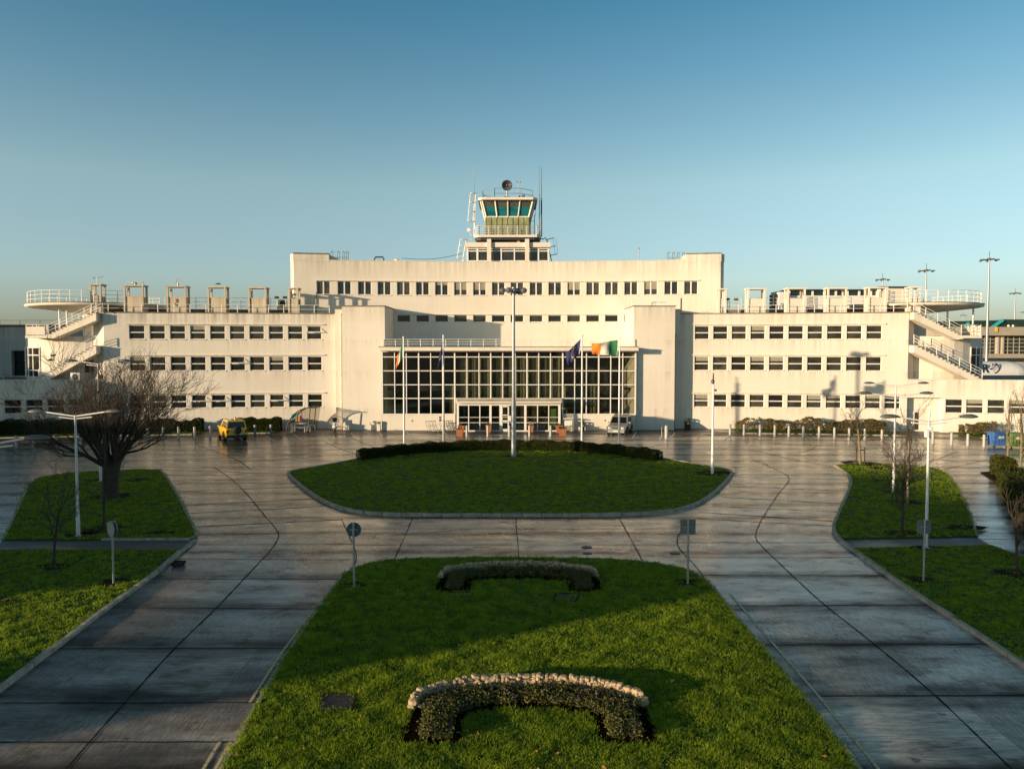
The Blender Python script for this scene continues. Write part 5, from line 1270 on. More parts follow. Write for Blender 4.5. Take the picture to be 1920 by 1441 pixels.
b = MB(); b.tube([(-.38,-.3,1.02),(-.1,-.38,1.0),(.1,-.38,1.0),(.38,-.3,1.02)], .025, 6); b.tube([(0,-.6,.3),(0,-.38,1.0)], .04, 6); b.build('handlebar', M['dark'], o, world=False)
b = MB(); b.box(-.2,.2,-.5,-.48,1.0,1.35); b.ell((0,-.44,1.3),(.3,.1,.12)); b.build('windscreen', M['carglass'], o, world=False)
b = MB(); b.ell((0,-.52,.82),(.09,.05,.08)); b.build('headlight', M['lens'], o, world=False)
for s in (-1,1):
    b = MB(); b.ell((s*.36,-.32,1.16),(.07,.03,.05)); b.bar((s*.34,-.3,1.02),(s*.36,-.32,1.14), .02); b.build('mirror', M['dark'], o, world=False)
p = at(1064, 806); x, y, _ = p; y = 75.6; o = empty('information_stand', (x,y,0), 'white stand with small sheltered panel right of the entrance porch', 'stand')
b = MB(); b.bar((x-.3,y,0),(x-.3,y,1.25), .06); b.bar((x+.35,y,0),(x+.35,y,1.25), .06); b.build('legs' if False else 'leg_frame', M['white'], o)
b = MB(); b.bbox(x-.36,x+.4,y-.12,y+.12,.55,1.05,.03); b.build('panel', M['white'], o); b = MB(); b.prism_y([(x-.5,1.22),(x+.5,1.26),(x+.5,1.33),(x-.5,1.3)], y-.3, y+.25); b.build('hood', M['white'], o)
o = empty('wooden_barrier', (PX(1078,75.4),75.4,0), 'low pale barrier board leaning near the wall by information stand', 'barrier'); b = MB(); b.bar((PX(1069,75.2),75.2,.65),(PX(1086,75.2),75.2,.12), .05, .14); b.build('board', M['sill'], o); b = MB(); b.bar((PX(1074,75.2),75.2,.3),(PX(1071,75.2),75.5,0), .05); b.build('foot', M['sill'], o)
b = MB()
for u, v in ((825,782),(825,786.5)):
    xx, zz = P(u, v, YG-.06); b.lathe([(.10,-.02),(.10,.0)], (xx, YG-.06, zz), 12, axis='y')
for u, v in ((773,788.5),(1134.5,788)): xx, zz = P(u, v, YG-.06); b.lathe([(.07,-.02),(.07,.0)], (xx, YG-.06, zz), 12, axis='y')
b.build('wall_fixture', M['dark'], TB)

# ------------------------------------------------------------------ cars
def suv(name, loc, rz, paint, label, dims, spare, beacon):
    L, W, Ht = dims; o = empty(name, loc, label, 'car', rz); hw = W/2
    def loft(b, secs, mi=0):
        n = len(secs[0]); vs = [p for s in secs for p in s]
        b.add(vs, [(i*n+k,i*n+(k+1)%n,(i+1)*n+(k+1)%n,(i+1)*n+k) for i in range(len(secs)-1) for k in range(n)], mi, False); b.add(secs[0], [tuple(range(n-1,-1,-1))], mi); b.add(secs[-1], [tuple(range(n))], mi)
    def sec(y, z0, z1, w): return [(-w*.93,y,z0),(w*.93,y,z0),(w,y,z0+.16),(w*1.0,y,z1-.22),(w*.965,y,z1-.05),(w*.88,y,z1),(-w*.88,y,z1),(-w*.965,y,z1-.05),(-w,y,z1-.22),(-w,y,z0+.16)]
    belt = Ht*.60; hood = Ht*.565
    b = MB(); loft(b, [sec(-L/2+.02,.42,belt-.04,hw*.93), sec(-L/2+.14,.34,belt,hw*.985), sec(-L*.3,.3,belt+.01,hw), sec(L*.12,.3,belt,hw), sec(L*.2,.3,hood+.04,hw*.995), sec(L*.36,.32,hood-.02,hw*.97), sec(L*.45,.36,hood-.10,hw*.92), sec(L/2-.03,.42,hood-.25,hw*.82)])
    y0, y1, yt0, yt1 = -L/2+.1, L*.20, -L/2+.26, L*.02; wb, wt = hw*.93, hw*.74; zt = Ht-.04
    bot = [(-wb,y0,belt-.03),(wb,y0,belt-.03),(wb,y1,belt-.03),(-wb,y1,belt-.03)]; mid = [(-wt-.04,yt0-.03,zt-.08),(wt+.04,yt0-.03,zt-.08),(wt+.04,yt1+.07,zt-.08),(-wt-.04,yt1+.07,zt-.08)]; top = [(-wt+.06,yt0+.08,zt),(wt-.06,yt0+.08,zt),(wt-.06,yt1-.12,zt),(-wt+.06,yt1-.12,zt)]
    loft(b, [bot, mid, top]); body = b.build('body', paint, o, world=False)
    def panel(p, m0, m1, name, mat, out):
        a, c, e, f = (Vector(q) for q in p); nrm = (c-a).cross(f-a).normalized()*out
        lo = lambda s, t: a.lerp(c, s).lerp(f.lerp(e, s), t)+nrm
        q = [lo(m0[0],m0[1]), lo(m1[0],m0[1]), lo(m1[0],m1[1]), lo(m0[0],m1[1])]; b = MB(); b.quad(*q); b.quad(*[v-nrm*.8 for v in q]); 
        for i in range(4): b.quad(q[i], q[(i+1)%4], q[(i+1)%4]-nrm*.8, q[i]-nrm*.8)
        b.build(name, mat, o, world=False)
    panel([bot[0],bot[1],mid[1],mid[0]], (.07,.14), (.93,.93), 'rear_window', M['carglass'], .014)
    panel([bot[2],bot[3],mid[3],mid[2]], (.06,.08), (.94,.95), 'windscreen', M['carglass'], .014)
    for (p, q, r_, s) in ((bot[1],bot[2],mid[2],mid[1]),(bot[3],bot[0],mid[0],mid[3])):
        rev = p == bot[3]
        for m0, m1 in (((.05,.14),(.30,.9)),((.33,.14),(.58,.92)),((.61,.14),(.86,.92))): panel([p,q,r_,s], (1-m1[0] if rev else m0[0], m0[1]), (1-m0[0] if rev else m1[0], m1[1]), 'side_window', M['carglass'], .012)
    for sx in (-1,1):
        for yy in (-L*.285, L*.31):
            r_ = Ht*.205; b = MB(); b.lathe([(r_*.62,-.11),(r_*.95,-.11),(r_,-.06),(r_,.06),(r_*.95,.11),(r_*.62,.11)], (sx*(hw-.10),yy,r_), 22, axis='x'); w = b.build('wheel', M['rubber'], o, world=False)
            b = MB(); b.lathe([(r_*.2,.0),(r_*.6,.01),(r_*.63,.03)] if sx > 0 else [(r_*.63,-.03),(r_*.6,-.01),(r_*.2,0)], (sx*(hw-.10)+sx*.08,yy,r_), 18, axis='x'); b.build('rim', M['alloy'], w, world=False)
            b = MB(); vs = [(sx*(hw+.012),yy+r_*1.22*math.cos(t),r_+r_*1.22*math.sin(t)) for t in np.linspace(-.25,math.pi+.25,14)]; b.tube(vs, .045, 5); b.build('wheel_arch', M['trim'], o, world=False)
        b = MB(); b.bbox(min(sx*hw*.72,sx*hw*.95),max(sx*hw*.72,sx*hw*.95),-L/2-.012,-L/2+.1,belt-.34,belt-.06,.012); b.build('tail_light', M['red'], o, world=False)
        b = MB(); b.ell((sx*hw*.66,L/2-.08,hood-.26),(.19,.10,.10), 10, 6); b.build('headlight', M['lens'], o, world=False)
        b = MB(); b.ell((sx*(hw+.10),L*.13,belt+.06),(.11,.06,.085)); b.bar((sx*hw*.9,L*.13,belt+.01),(sx*(hw+.08),L*.13,belt+.03), .04); b.build('mirror', paint, o, world=False)
        b = MB(); b.tube([(sx*wt*.86,yt0+.1,zt+.0),(sx*wt*.86,yt0+.2,zt+.07),(sx*wt*.86,yt1-.25,zt+.07),(sx*wt*.86,yt1-.12,zt)], .025, 6); b.build('roof_rail', M['dark'], o, world=False)
    b = MB(); b.bbox(-hw*.95,hw*.95,-L/2-.10,-L/2+.1,.32,.60,.05); b.build('rear_bumper', M['trim'], o, world=False)
    b = MB(); b.bbox(-hw*.86,hw*.86,L/2-.14,L/2+.04,.30,.58,.05); b.build('front_bumper', paint if not spare else M['trim'], o, world=False)
    b = MB(); b.box(-hw*.42,hw*.42,L/2-.02,L/2+.012,hood-.34,hood-.22); b.build('grille', M['dark'], o, world=False)
    b = MB(); b.box(-.28,.28,L/2+.042,L/2+.052,.40,.51); b.build('number_plate', M['plate'], o, world=False)
    b = MB(); b.box(-.05,.45,-L/2-.112,-L/2-.102,.62,.73); b.build('number_plate', M['plate'], o, world=False)
    if spare:
        b = MB(); b.lathe([(.12,-.10),(.30,-.10),(.36,-.05),(.36,.05),(.3,.1),(.12,.1)], (0.02,-L/2-.12,belt-.12), 22, axis='y'); sw_ = b.build('spare_wheel', M['rubber'], o, world=False)
        b = MB(); b.lathe([(.2,-.01),(.22,.01)], (.02,-L/2-.225,belt-.12), 18, axis='y'); b.build('wheel_cover', M['trim'], sw_, world=False)
    if beacon:
        b = MB(); b.lathe([(.09,0),(.10,.02),(.10,.10)], (.05,yt0+.7,zt+.002), 12); be = b.build('beacon', M['white'], o, world=False)
        b = MB(); b.lathe([(.085,.105),(.08,.2),(.04,.23)], (.05,yt0+.7,zt+.002), 12); b.build('beacon_lens', M['orange'], be, world=False)
    return o
p = at(423, 827); suv('parked_car', (p[0], p[1]+1.6, 0), R(30), M['yellow'], 'yellow off-road car with rear spare wheel and roof beacon', (4.45,1.85,1.88), True, True)
p = at(1157, 816); suv('parked_car', (p[0]+.5, p[1]+1.7, 0), R(180-17), M['silver'], 'silver estate car parked nose out under the hall windows', (4.5,1.86,1.74), False, False)

# ------------------------------------------------------------------ hedges
def leaves(pts, size, flat=.6):
    """one random leaf quad per point -> arrays"""
    P_ = np.asarray(pts); n = len(P_); d = np.random.normal(size=(n,3)); d[:,2] *= flat; d /= np.linalg.norm(d,axis=1)[:,None]
    e = np.cross(d, np.random.normal(size=(n,3))); e /= np.linalg.norm(e,axis=1)[:,None]; s = size*np.random.uniform(.6,1.3,(n,1))
    V = np.stack([P_-d*s, P_+e*s*.5, P_+d*s, P_-e*s*.5], 1).reshape(-1,3); return V, np.arange(n*4).reshape(-1,4)
def hedge(name, line, w, h, n, size, mat, label, gaps=0.0, z0=.06, core=True, cat='hedge', stem=False):
    line = [np.array(p) for p in line]; L = [0]
    for a, c in zip(line[:-1], line[1:]): L.append(L[-1]+np.linalg.norm(c-a))
    m = len(line)//2; o = empty(name, (line[m][0], line[m][1], z0), label, cat); L = np.array(L)
    ph = np.random.uniform(0,6.28,4)
    def top(s): return h*(1+.07*np.sin(s*2.1+ph[0])+.06*np.sin(s*5.3+ph[1])+(gaps*.25)*np.sin(s*1.3+ph[2]))
    def frame_(s):
        i = np.clip(np.searchsorted(L, s)-1, 0, len(line)-2); t = (s-L[i])/(L[i+1]-L[i]); A = np.array(line)
        p = A[i]+(A[i+1]-A[i])*t[:,None]; d = A[i+1]-A[i]; d = d/np.linalg.norm(d,axis=1)[:,None]; return p, np.stack([-d[:,1],d[:,0]],1)
    s = np.random.uniform(-.02, L[-1]+.02, n); ei = np.random.rand(n) < min(.3, w/L[-1]*.5); s = np.where(ei, np.where(np.random.rand(n) < .5, np.abs(np.random.normal(0,.06,n)), L[-1]-np.abs(np.random.normal(0,.06,n))), s); p, nr = frame_(s); T = top(s); r = np.random.uniform(0,1,n)
    side = np.random.uniform(-1,1,n); zz = np.random.uniform(0,1,n)
    face = np.where(ei, 3, np.random.choice(3, n, p=[.5,.22,.28]))
    off = np.where(face == 0, -1+np.abs(np.random.normal(0,.12,n)), np.where(face == 1, 1-np.abs(np.random.normal(0,.12,n)), side)); zf = np.where(face == 2, 1-np.abs(np.random.normal(0,.05,n))+np.random.normal(0,.03,n), zz)
    off *= (1-.22*np.clip(zf-.8,0,1)*3)
    if gaps: keep = (np.sin(s*3.7+ph[3]+2*np.sin(s*1.7))*.35+np.sin(s*9.1+ph[0])*.2+.5 > gaps*np.random.uniform(0,1,n)) & (zf > gaps*.35*np.random.uniform(0,1,n)); 
    else: keep = np.ones(n, bool)
    Q = np.column_stack([p+nr*(off*w/2)[:,None], z0+zf*T])[keep]
    V, Fc = leaves(Q, size); np_obj('foliage', V, Fc, mat, 4, o)
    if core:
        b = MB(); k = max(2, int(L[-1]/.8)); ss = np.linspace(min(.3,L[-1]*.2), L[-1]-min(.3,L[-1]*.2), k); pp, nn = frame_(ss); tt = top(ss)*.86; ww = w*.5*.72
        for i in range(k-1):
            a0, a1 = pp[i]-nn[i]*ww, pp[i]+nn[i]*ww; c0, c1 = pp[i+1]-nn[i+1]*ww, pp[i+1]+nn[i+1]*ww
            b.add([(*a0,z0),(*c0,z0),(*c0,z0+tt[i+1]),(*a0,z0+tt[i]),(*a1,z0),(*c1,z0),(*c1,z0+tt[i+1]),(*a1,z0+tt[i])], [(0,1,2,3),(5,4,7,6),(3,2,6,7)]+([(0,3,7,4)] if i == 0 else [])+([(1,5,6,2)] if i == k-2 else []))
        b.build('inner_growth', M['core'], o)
    else:
        b = MB()
        for q in np.arange(.1, L[-1], .35):
            (pp,), (nn,) = frame_(np.array([q]))
            for _ in range(3): b.tube([(pp[0]+random.gauss(0,.05),pp[1],z0),(pp[0]+random.gauss(0,.22),pp[1]+random.gauss(0,.2),z0+h*random.uniform(.6,1.0))], [.02,.008], 4)
        b.build('stems' if False else 'stem_growth', M['twig'], o)
    return o
hl = [(673,866),(720,858.5),(800,850.5),(880,846.5),(963,845),(1050,847),(1120,851.5),(1180,858),(1238,867)]
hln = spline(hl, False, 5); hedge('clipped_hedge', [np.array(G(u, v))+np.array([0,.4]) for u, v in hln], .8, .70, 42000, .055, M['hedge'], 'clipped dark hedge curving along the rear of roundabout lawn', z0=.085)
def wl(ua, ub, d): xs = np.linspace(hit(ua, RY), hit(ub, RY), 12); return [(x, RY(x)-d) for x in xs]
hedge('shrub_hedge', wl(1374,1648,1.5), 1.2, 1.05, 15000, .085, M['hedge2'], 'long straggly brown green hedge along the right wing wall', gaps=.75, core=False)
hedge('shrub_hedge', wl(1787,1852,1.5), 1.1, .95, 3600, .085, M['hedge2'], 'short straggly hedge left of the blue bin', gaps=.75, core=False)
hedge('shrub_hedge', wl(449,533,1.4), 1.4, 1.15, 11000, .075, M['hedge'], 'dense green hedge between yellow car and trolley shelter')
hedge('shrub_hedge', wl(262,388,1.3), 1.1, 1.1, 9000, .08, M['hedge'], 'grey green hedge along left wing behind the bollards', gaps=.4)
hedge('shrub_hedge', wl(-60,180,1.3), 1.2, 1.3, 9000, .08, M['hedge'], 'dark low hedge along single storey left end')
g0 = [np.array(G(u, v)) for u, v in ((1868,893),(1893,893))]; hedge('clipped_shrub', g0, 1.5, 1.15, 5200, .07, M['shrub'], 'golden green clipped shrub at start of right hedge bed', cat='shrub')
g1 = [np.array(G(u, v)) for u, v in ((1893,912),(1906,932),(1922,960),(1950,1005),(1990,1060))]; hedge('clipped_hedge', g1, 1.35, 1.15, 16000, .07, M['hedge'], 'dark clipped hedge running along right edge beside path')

# ------------------------------------------------------------------ bare trees
def bare_tree(name, base, height, spread, rt, label, levels, kids, fork, lean=(0,0), bark=None, twigm=None, up=.25, seed=1, stakes=False, kids_low=0, tip=.006, wig=.16, lenf=.62):
    rnd = random.Random(seed); o = empty(name, base, label, 'tree', group=None)
    tb, cb = MB(), MB(); base = Vector(base)
    def grow(p, d, L, r, lv, first=False):
        n = 5 if lv < 2 else (4 if lv < levels-1 else 3); pts = [p.copy()]; dd = d.copy()
        for i in range(n):
            w_ = wig*(.25 if lv == 0 else 1); dd = (dd + Vector((rnd.gauss(0,w_),rnd.gauss(0,w_),rnd.gauss(0,w_*.6)+up*.12))).normalized(); pts.append(pts[-1]+dd*L/n)
        r1 = max(tip, r*(.62 if lv == 0 else .42)); rads = [r+(r1-r)*i/n for i in range(n+1)]
        (tb if lv <= (1 if rt > .3 else 0) else cb).tube(pts, rads, 9 if lv == 0 else (6 if lv < 3 else 3), 0, cap=lv < 2)
        if lv >= levels: return
        k = kids[min(lv, len(kids)-1)]
        for i in range(k):
            t = rnd.uniform(fork if lv == 0 else .22, 1.0) if i else 1.0
            f = t*n; a = int(min(f, n-1)); q = pts[a].lerp(pts[a+1], f-a); ax = (pts[a+1]-pts[a]).normalized()
            side = Vector((rnd.gauss(0,1),rnd.gauss(0,1),rnd.gauss(0,.55))); side = (side-ax*side.dot(ax)).normalized(); sp_ = rnd.uniform(.45,1.0)*spread if i else rnd.uniform(.1,.5)*spread
            nd = (ax + side*sp_*1.35 + Vector((0,0,up*.25))).normalized(); rr = rads[min(a+1,n)]*rnd.uniform(.5,.8)*(1.05 if i == 0 else .85)
            grow(q, nd, L*rnd.uniform(lenf*.75,lenf*1.2), max(tip, rr), lv+1)
    grow(base, Vector((lean[0],lean[1],1)).normalized(), height, rt, 0, True)
    tb.build('trunk', bark or M['bark'], o); cb.build('crown', twigm or M['twig'], o)
    if stakes:
        b = MB(); x, y, _ = base
        for s in (-1,1): b.tube([(x+s*.3,y,0),(x+s*.27,y,1.25)], .045, 6)
        b.bar((x-.3,y-.04,1.05),(x+.3,y-.04,1.05), .03, .09); b.build('stake', M['bark'], o)
    return o
# big spreading tree: several heavy limbs rising from a short thick trunk
def big_tree():
    base = Vector(at(206, 937)); rnd = random.Random(11)
    o = empty('spreading_tree', base, 'big bare tree with thick short trunk and wide dense crown', 'tree'); tb, cb = MB(), MB()
    z = Vector((0,0,1)); p0 = base
    tp_ = [base, base+Vector((0,0,.25)), base+Vector((.05,0,1.0)), base+Vector((.12,0,1.7)), base+Vector((.2,.05,2.15))]; tb.tube(tp_, [.56,.44,.40,.42,.44], 14)
    def grow(p, d, L, r, lv):
        n = 5 if lv < 2 else 4; pts = [p.copy()]; dd = d.copy()
        for i in range(n):
            dd = (dd+Vector((rnd.gauss(0,.12),rnd.gauss(0,.12),rnd.gauss(0,.09)+(.05 if lv > 1 else .06)))).normalized(); pts.append(pts[-1]+dd*L/n)
        r1 = max(.007, r*.42); rads = [r+(r1-r)*i/n for i in range(n+1)]
        (tb if lv == 0 else cb).tube(pts, rads, 8 if lv == 0 else (5 if lv < 3 else 3), cap=False)
        if lv >= 4: return
        for i in range((6,5,5,4)[lv]):
            t = rnd.uniform(.25,1.0) if i else 1.0; f = t*n; a = int(min(f,n-1)); q = pts[a].lerp(pts[a+1],f-a); ax = (pts[a+1]-pts[a]).normalized()
            s = Vector((rnd.gauss(0,1),rnd.gauss(0,1),rnd.gauss(0,.6))); s = (s-ax*s.dot(ax)).normalized()
            grow(q, (ax+s*rnd.uniform(.35,.95)+Vector((0,0,.12))).normalized(), L*rnd.uniform(.46,.76), max(.007, rads[min(a+1,n)]*rnd.uniform(.5,.8)), lv+1)
    for k in range(13):
        a = 2*math.pi*k/13+rnd.uniform(-.2,.2); el = rnd.uniform(.36,.80) if k % 3 else rnd.uniform(.95,1.3)
        d = Vector((math.cos(a)*math.cos(el), math.sin(a)*math.cos(el)*.85, math.sin(el)))
        grow(base+Vector((.16+.2*math.cos(a), .2*math.sin(a), 1.75+rnd.uniform(0,.4))), d, rnd.uniform(2.6,3.6)*(1 if k % 3 else .66), rnd.uniform(.10,.17), 0)
    tb.build('trunk', M['bark'], o); cb.build('crown', M['twig'], o)
big_tree()
def tpx(name, u, v, vtop, label, spread, rt, **k):
    p = at(u, v); hgt = PZ(vtop, p[1]); return bare_tree(name, p, hgt*k.pop('hf', .62), spread, rt, label, k.pop('levels', 4), k.pop('kids', (7,4,4,3)), k.pop('fork', .35), **k)
tpx('young_tree', 101, 1068, 862, 'young bare tree with small round crown on lower left lawn', .75, .055, seed=3, hf=.52, up=.5, fork=.5, lenf=.5)
tpx('young_tree', 195, 997, 705, 'slender young bare tree in front of the big tree trunk', .42, .06, seed=4, hf=.62, up=.7, fork=.4, kids=(7,3,3,2), bark=M['bark'], lenf=.45)
tpx('young_tree', 1613, 872, 745, 'young bare tree with pale staked trunk on right lawn tip', .7, .10, seed=5, hf=.55, up=.5, fork=.45, bark=M['birch'], stakes=True, lenf=.5)
tpx('young_tree', 1690, 1005, 800, 'young bare bushy tree on right lawn before middle street lamp', .85, .065, seed=6, hf=.5, up=.3, fork=.45, kids=(11,5,4,3), lenf=.62)
tpx('young_tree', 1702, 946, 745, 'slim pale young tree behind the bushy one on right lawn', .4, .07, seed=7, hf=.6, up=.7, fork=.4, bark=M['birch'], kids=(7,4,3,2), lenf=.45)
tpx('young_tree', 1890, 886, 728, 'thin pale young tree behind golden shrub near bins', .4, .08, seed=8, hf=.65, up=.8, fork=.35, bark=M['birch'], twigm=M['birch'], kids=(8,3,3,2), lenf=.42)
tpx('young_tree', 1914, 905, 722, 'thin pale young tree at right edge beside clipped hedge', .4, .08, seed=9, hf=.65, up=.8, fork=.3, bark=M['birch'], twigm=M['birch'], kids=(9,3,3,2), lenf=.42)
tpx('young_tree', 1907, 1082, 905, 'nearest young bare tree at right edge on lower lawn', .7, .055, seed=10, hf=.55, up=.4, fork=.45, kids=(8,4,3,2), lenf=.5)

# ------------------------------------------------------------------ flower beds
def rock(b, c, r, rot):
    """angular field stone: squared-off ellipsoid with chipped corners"""
    n, m = 9, 6; vs = []; ca, sa = math.cos(rot), math.sin(rot); pw = lambda q: math.copysign(abs(q)**.55, q)
    kx, ky = random.uniform(-.25,.25), random.uniform(-.25,.25)
    for i in range(m+1):
        th = math.pi*i/m
        for k in range(n):
            ph = 2*math.pi*k/n; j = random.uniform(.9,1.08); s = abs(math.sin(th))**.6
            x, y, z = r[0]*s*pw(math.cos(ph))*j, r[1]*s*pw(math.sin(ph))*j, r[2]*pw(math.cos(th))*j; x *= 1+kx*z/r[2]; z *= 1+ky*x/r[0]
            vs.append((c[0]+x*ca-y*sa, c[1]+x*sa+y*ca, c[2]+z))
    b.add(vs, [(i*n+k, i*n+(k+1)%n, (i+1)*n+(k+1)%n, (i+1)*n+k) for i in range(m) for k in range(n)])
def bed(c, hw, hi, dn, d_leg, d_ap, d_in, label, nl, seed):
    random.seed(seed); np.random.seed(seed)
    o = empty('flower_bed', (c, (dn+d_ap)/2, .085), label, 'flower bed')
    def outer(t): return (c+hw*math.cos(t), d_leg+(d_ap-d_leg)*math.sin(t))
    leg_i = d_leg-(d_leg-dn)*.25
    def inner(t): return (c+hi*math.cos(t), leg_i+(d_in-leg_i)*math.sin(t))
    ts = np.linspace(0, math.pi, 36)
    poly = [(c+hw*1.04, dn)] + [outer(t) for t in ts] + [(c-hw*1.04, dn), (c-hi*1.0, dn)] + [inner(t) for t in ts[::-1]] + [(c+hi, dn)]
    b = MB(); b.prism(poly, .05, .100); b.build('soil', M['soil'], o)
    b = MB()                                              # dry-stone wall along the rear arc
    def course(z, hgt, thick, lo, hi_):
        t = lo
        while t < hi_:
            x, y = outer(t); L = random.uniform(.08,.24); ds = math.hypot(hw*math.sin(t), (d_ap-d_leg)*math.cos(t)); dt = L/max(ds,.3)
            x, y = outer(t+dt/2); ang = math.atan2((d_ap-d_leg)*math.cos(t+dt/2), -hw*math.sin(t+dt/2))
            hh = hgt*random.uniform(.6,1.45); rock(b, (x+random.uniform(-.02,.02),y+random.uniform(-.03,.03),z+hgt*.48+random.uniform(-.015,.02)), (L*.56,thick*random.uniform(.8,1.1),hh*.54), ang+random.uniform(-.15,.15)); t += dt*1.0
    course(.08,.115,.11,.10,math.pi-.06); course(.175,.11,.11,.14,math.pi-.12); course(.265,.10,.10,.26,math.pi-.3)
    for _ in range(90):
        t = random.uniform(.12,math.pi-.1); x, y = outer(t); b.ell((x,y-.09*math.sin(t),random.uniform(.1,.36)), (.06,.06,.05), 7, 5, 0, .2)
    b.build('stone_wall', M['stone'], o)
    pts = []
    while len(pts) < nl:
        q = random.random(); t = random.uniform(0, math.pi)
        if q < .55:
            s = random.uniform(.1,.86); a, e = inner(t), outer(t); pts.append((a[0]+(e[0]-a[0])*s, a[1]+(e[1]-a[1])*s))
        else:
            sx = random.choice((-1,1)); pts.append((c+sx*random.uniform(hi*1.17, hw*.87), random.uniform(dn+.1, d_leg+.1)))
    pts = np.array(pts); pl = pts[np.random.randint(0, len(pts)//14, len(pts))]   # clustered round individual plants
    pl = pl + np.random.normal(0,.055,pl.shape); zz = .12+np.abs(np.random.normal(.09,.05,len(pl)))
    V, Fc = leaves(np.column_stack([pl, zz]), .032, .8); p = np_obj('bedding_plants', V, Fc, M['bed_leaf'], 4, o); p['kind'] = 'stuff'
    k = nl//130; f = pl[:k]; V, Fc = leaves(np.column_stack([f, .2+np.random.uniform(0,.08,k)]), .034, .3); V2, F2 = leaves(np.column_stack([f, .2+np.random.uniform(0,.08,k)]), .034, .3)
    p = np_obj('purple_flowers' if False else 'purple_blossom', np.vstack([V,V2]), np.vstack([Fc,F2+len(V)]), M['petal'], 4, o); p['kind'] = 'stuff'
    k = max(3, nl//2500); V, Fc = leaves(np.column_stack([pl[200:200+k], np.full(k,.24)]), .04, .3); np_obj('white_blossom', V, Fc, M['petal2'], 4, o)
bed(G(995,1400)[0], 2.58, 1.40, G(0,1402)[1], G(0,1338)[1], G(0,1291)[1], G(0,1334)[1], 'nearest horseshoe flower bed, sunlit stones and purple flowers on front lawn', 17000, 5)
bed(G(974,1113)[0], 2.72, 1.62, G(0,1114)[1], G(0,1088)[1], G(0,1069)[1], G(0,1090)[1], 'farther horseshoe flower bed with dull grey stones, in shade', 14000, 6)
random.seed(21); np.random.seed(21)
def cover(pix, label, mat, name='ground_hatch', z=.11):
    q = gp(pix); cx, cy_ = sum(a for a,_ in q)/4, sum(a for _,a in q)/4; o = empty(name, (cx,cy_,.085), label, 'cover plate')
    b = MB(); b.prism(q, .07, z); b.build('plate', mat, o); b = MB(); q2 = [(cx+(a-cx)*1.07, cy_+(d-cy_)*1.07) for a, d in q]
    for i in range(4): b.bar((*q2[i],.1),(*q2[(i+1)%4],.1), .05, .05)
    b.build('frame', M['soil2'], o)
cover([(598,1339),(659,1338),(665,1311),(608,1309)], 'rusty brown rectangular hatch in front lawn left of near flower bed', M['hatch'])
cover([(1040,1131),(1078,1132),(1086,1119),(1043,1118)], 'dark hatch with pale frame right below the far flower bed', M['hatch'])
cover([(838,1124),(882,1124),(886,1116),(842,1116)], 'flat grey slab at left foot of the far flower bed', M['path'])
for k, (u, v, r_, lab) in enumerate(((1100,1026,.19,'dark round drain cover in concrete crossing, farther one'),(1101,1037,.16,'dark round drain cover in concrete crossing, nearer one'),(1265,1037,.17,'dark round drain cover beside the curved joint near square sign'))):
    x, y = G(u, v); o = empty('drain_cover', (x,y,0), lab, 'drain cover'); b = MB(); b.lathe([(r_,.012),(r_,.024),(r_*.9,.026)], (x,y,0), 18); b.build('lid', M['dark'], o); b = MB(); b.lathe([(r_*1.15,.013),(r_*1.15,.019)], (x,y,0), 18); b.build('rim', M['hatch'], o)
cover([(322,1063),(342,1063),(347,1057),(328,1057)], 'dark gully grate by left kerb below the path', M['dark'], 'gully_grate', .02)

# ------------------------------------------------------------------ birds
def bird(u, v, d, label, fly=True, rz=0):
    x, z = P(u, v, d); o = empty('bird', (x,d,z), label, 'bird', rz); b = MB()
    b.tube([(-.26,0,0),(-.12,0,.02),(0,0,.03),(.12,0,.03),(.2,0,.05),(.26,0,.05),(.32,0,.04)], [.03,.06,.085,.075,.05,.045,.01], 8)
    if fly:
        for s in (-1,1): b.add([(.1,s*.05,.04),(-.08,s*.05,.04),(-.1,s*.3,.16),(-.06,s*.55,.13),(.06,s*.36,.17)], [(0,1,2,4),(2,3,4)])
    b.add([(-.2,-.02,.0),(-.2,.02,0),(-.42,.07,.0),(-.42,-.07,0)], [(0,1,2,3)]); b.build('body', M['dark'], o, world=False)
bird(94, 675.5, 72.5, 'dark bird in flight beside left stair, the lower one', rz=.5); bird(99.5, 667, 72.5, 'dark bird in flight beside left stair, the upper one', rz=1.1)
h_, hx, hy = HS[3]; bird(408.5, 532.5, hy+.3, 'dark bird perched on fourth roof housing from left stair', False)

# ------------------------------------------------------------------ grass blades
def in_poly(px, py, poly):
    c = np.zeros(len(px), bool); n = len(poly); j = n-1
    for i in range(n):
        xi, yi = poly[i]; xj, yj = poly[j]
        c ^= ((yi > py) != (yj > py)) & (px < (xj-xi)*(py-yi)/((yj-yi) or 1e-9)+xi); j = i
    return c
HOLES = []
def bed_hole(c, hw, hi, dn, d_leg, d_ap, d_in):
    ts = np.linspace(0, math.pi, 20); li = d_leg-(d_leg-dn)*.25
    return [(c+hw*1.0, dn)]+[(c+hw*math.cos(t), d_leg+(d_ap-d_leg)*math.sin(t)) for t in ts]+[(c-hw*1.0,dn),(c-hi,dn)]+[(c+hi*math.cos(t), li+(d_in-li)*math.sin(t)) for t in ts[::-1]]+[(c+hi,dn)]
HOLES.append(bed_hole(G(995,1400)[0],2.6,1.40,G(0,1402)[1],G(0,1338)[1],G(0,1291)[1],G(0,1334)[1])); HOLES.append(bed_hole(G(974,1113)[0],2.75,1.62,G(0,1114)[1],G(0,1088)[1],G(0,1069)[1],G(0,1090)[1]))
HOLES.append(gp([(598,1339),(659,1338),(665,1311),(608,1309)]))
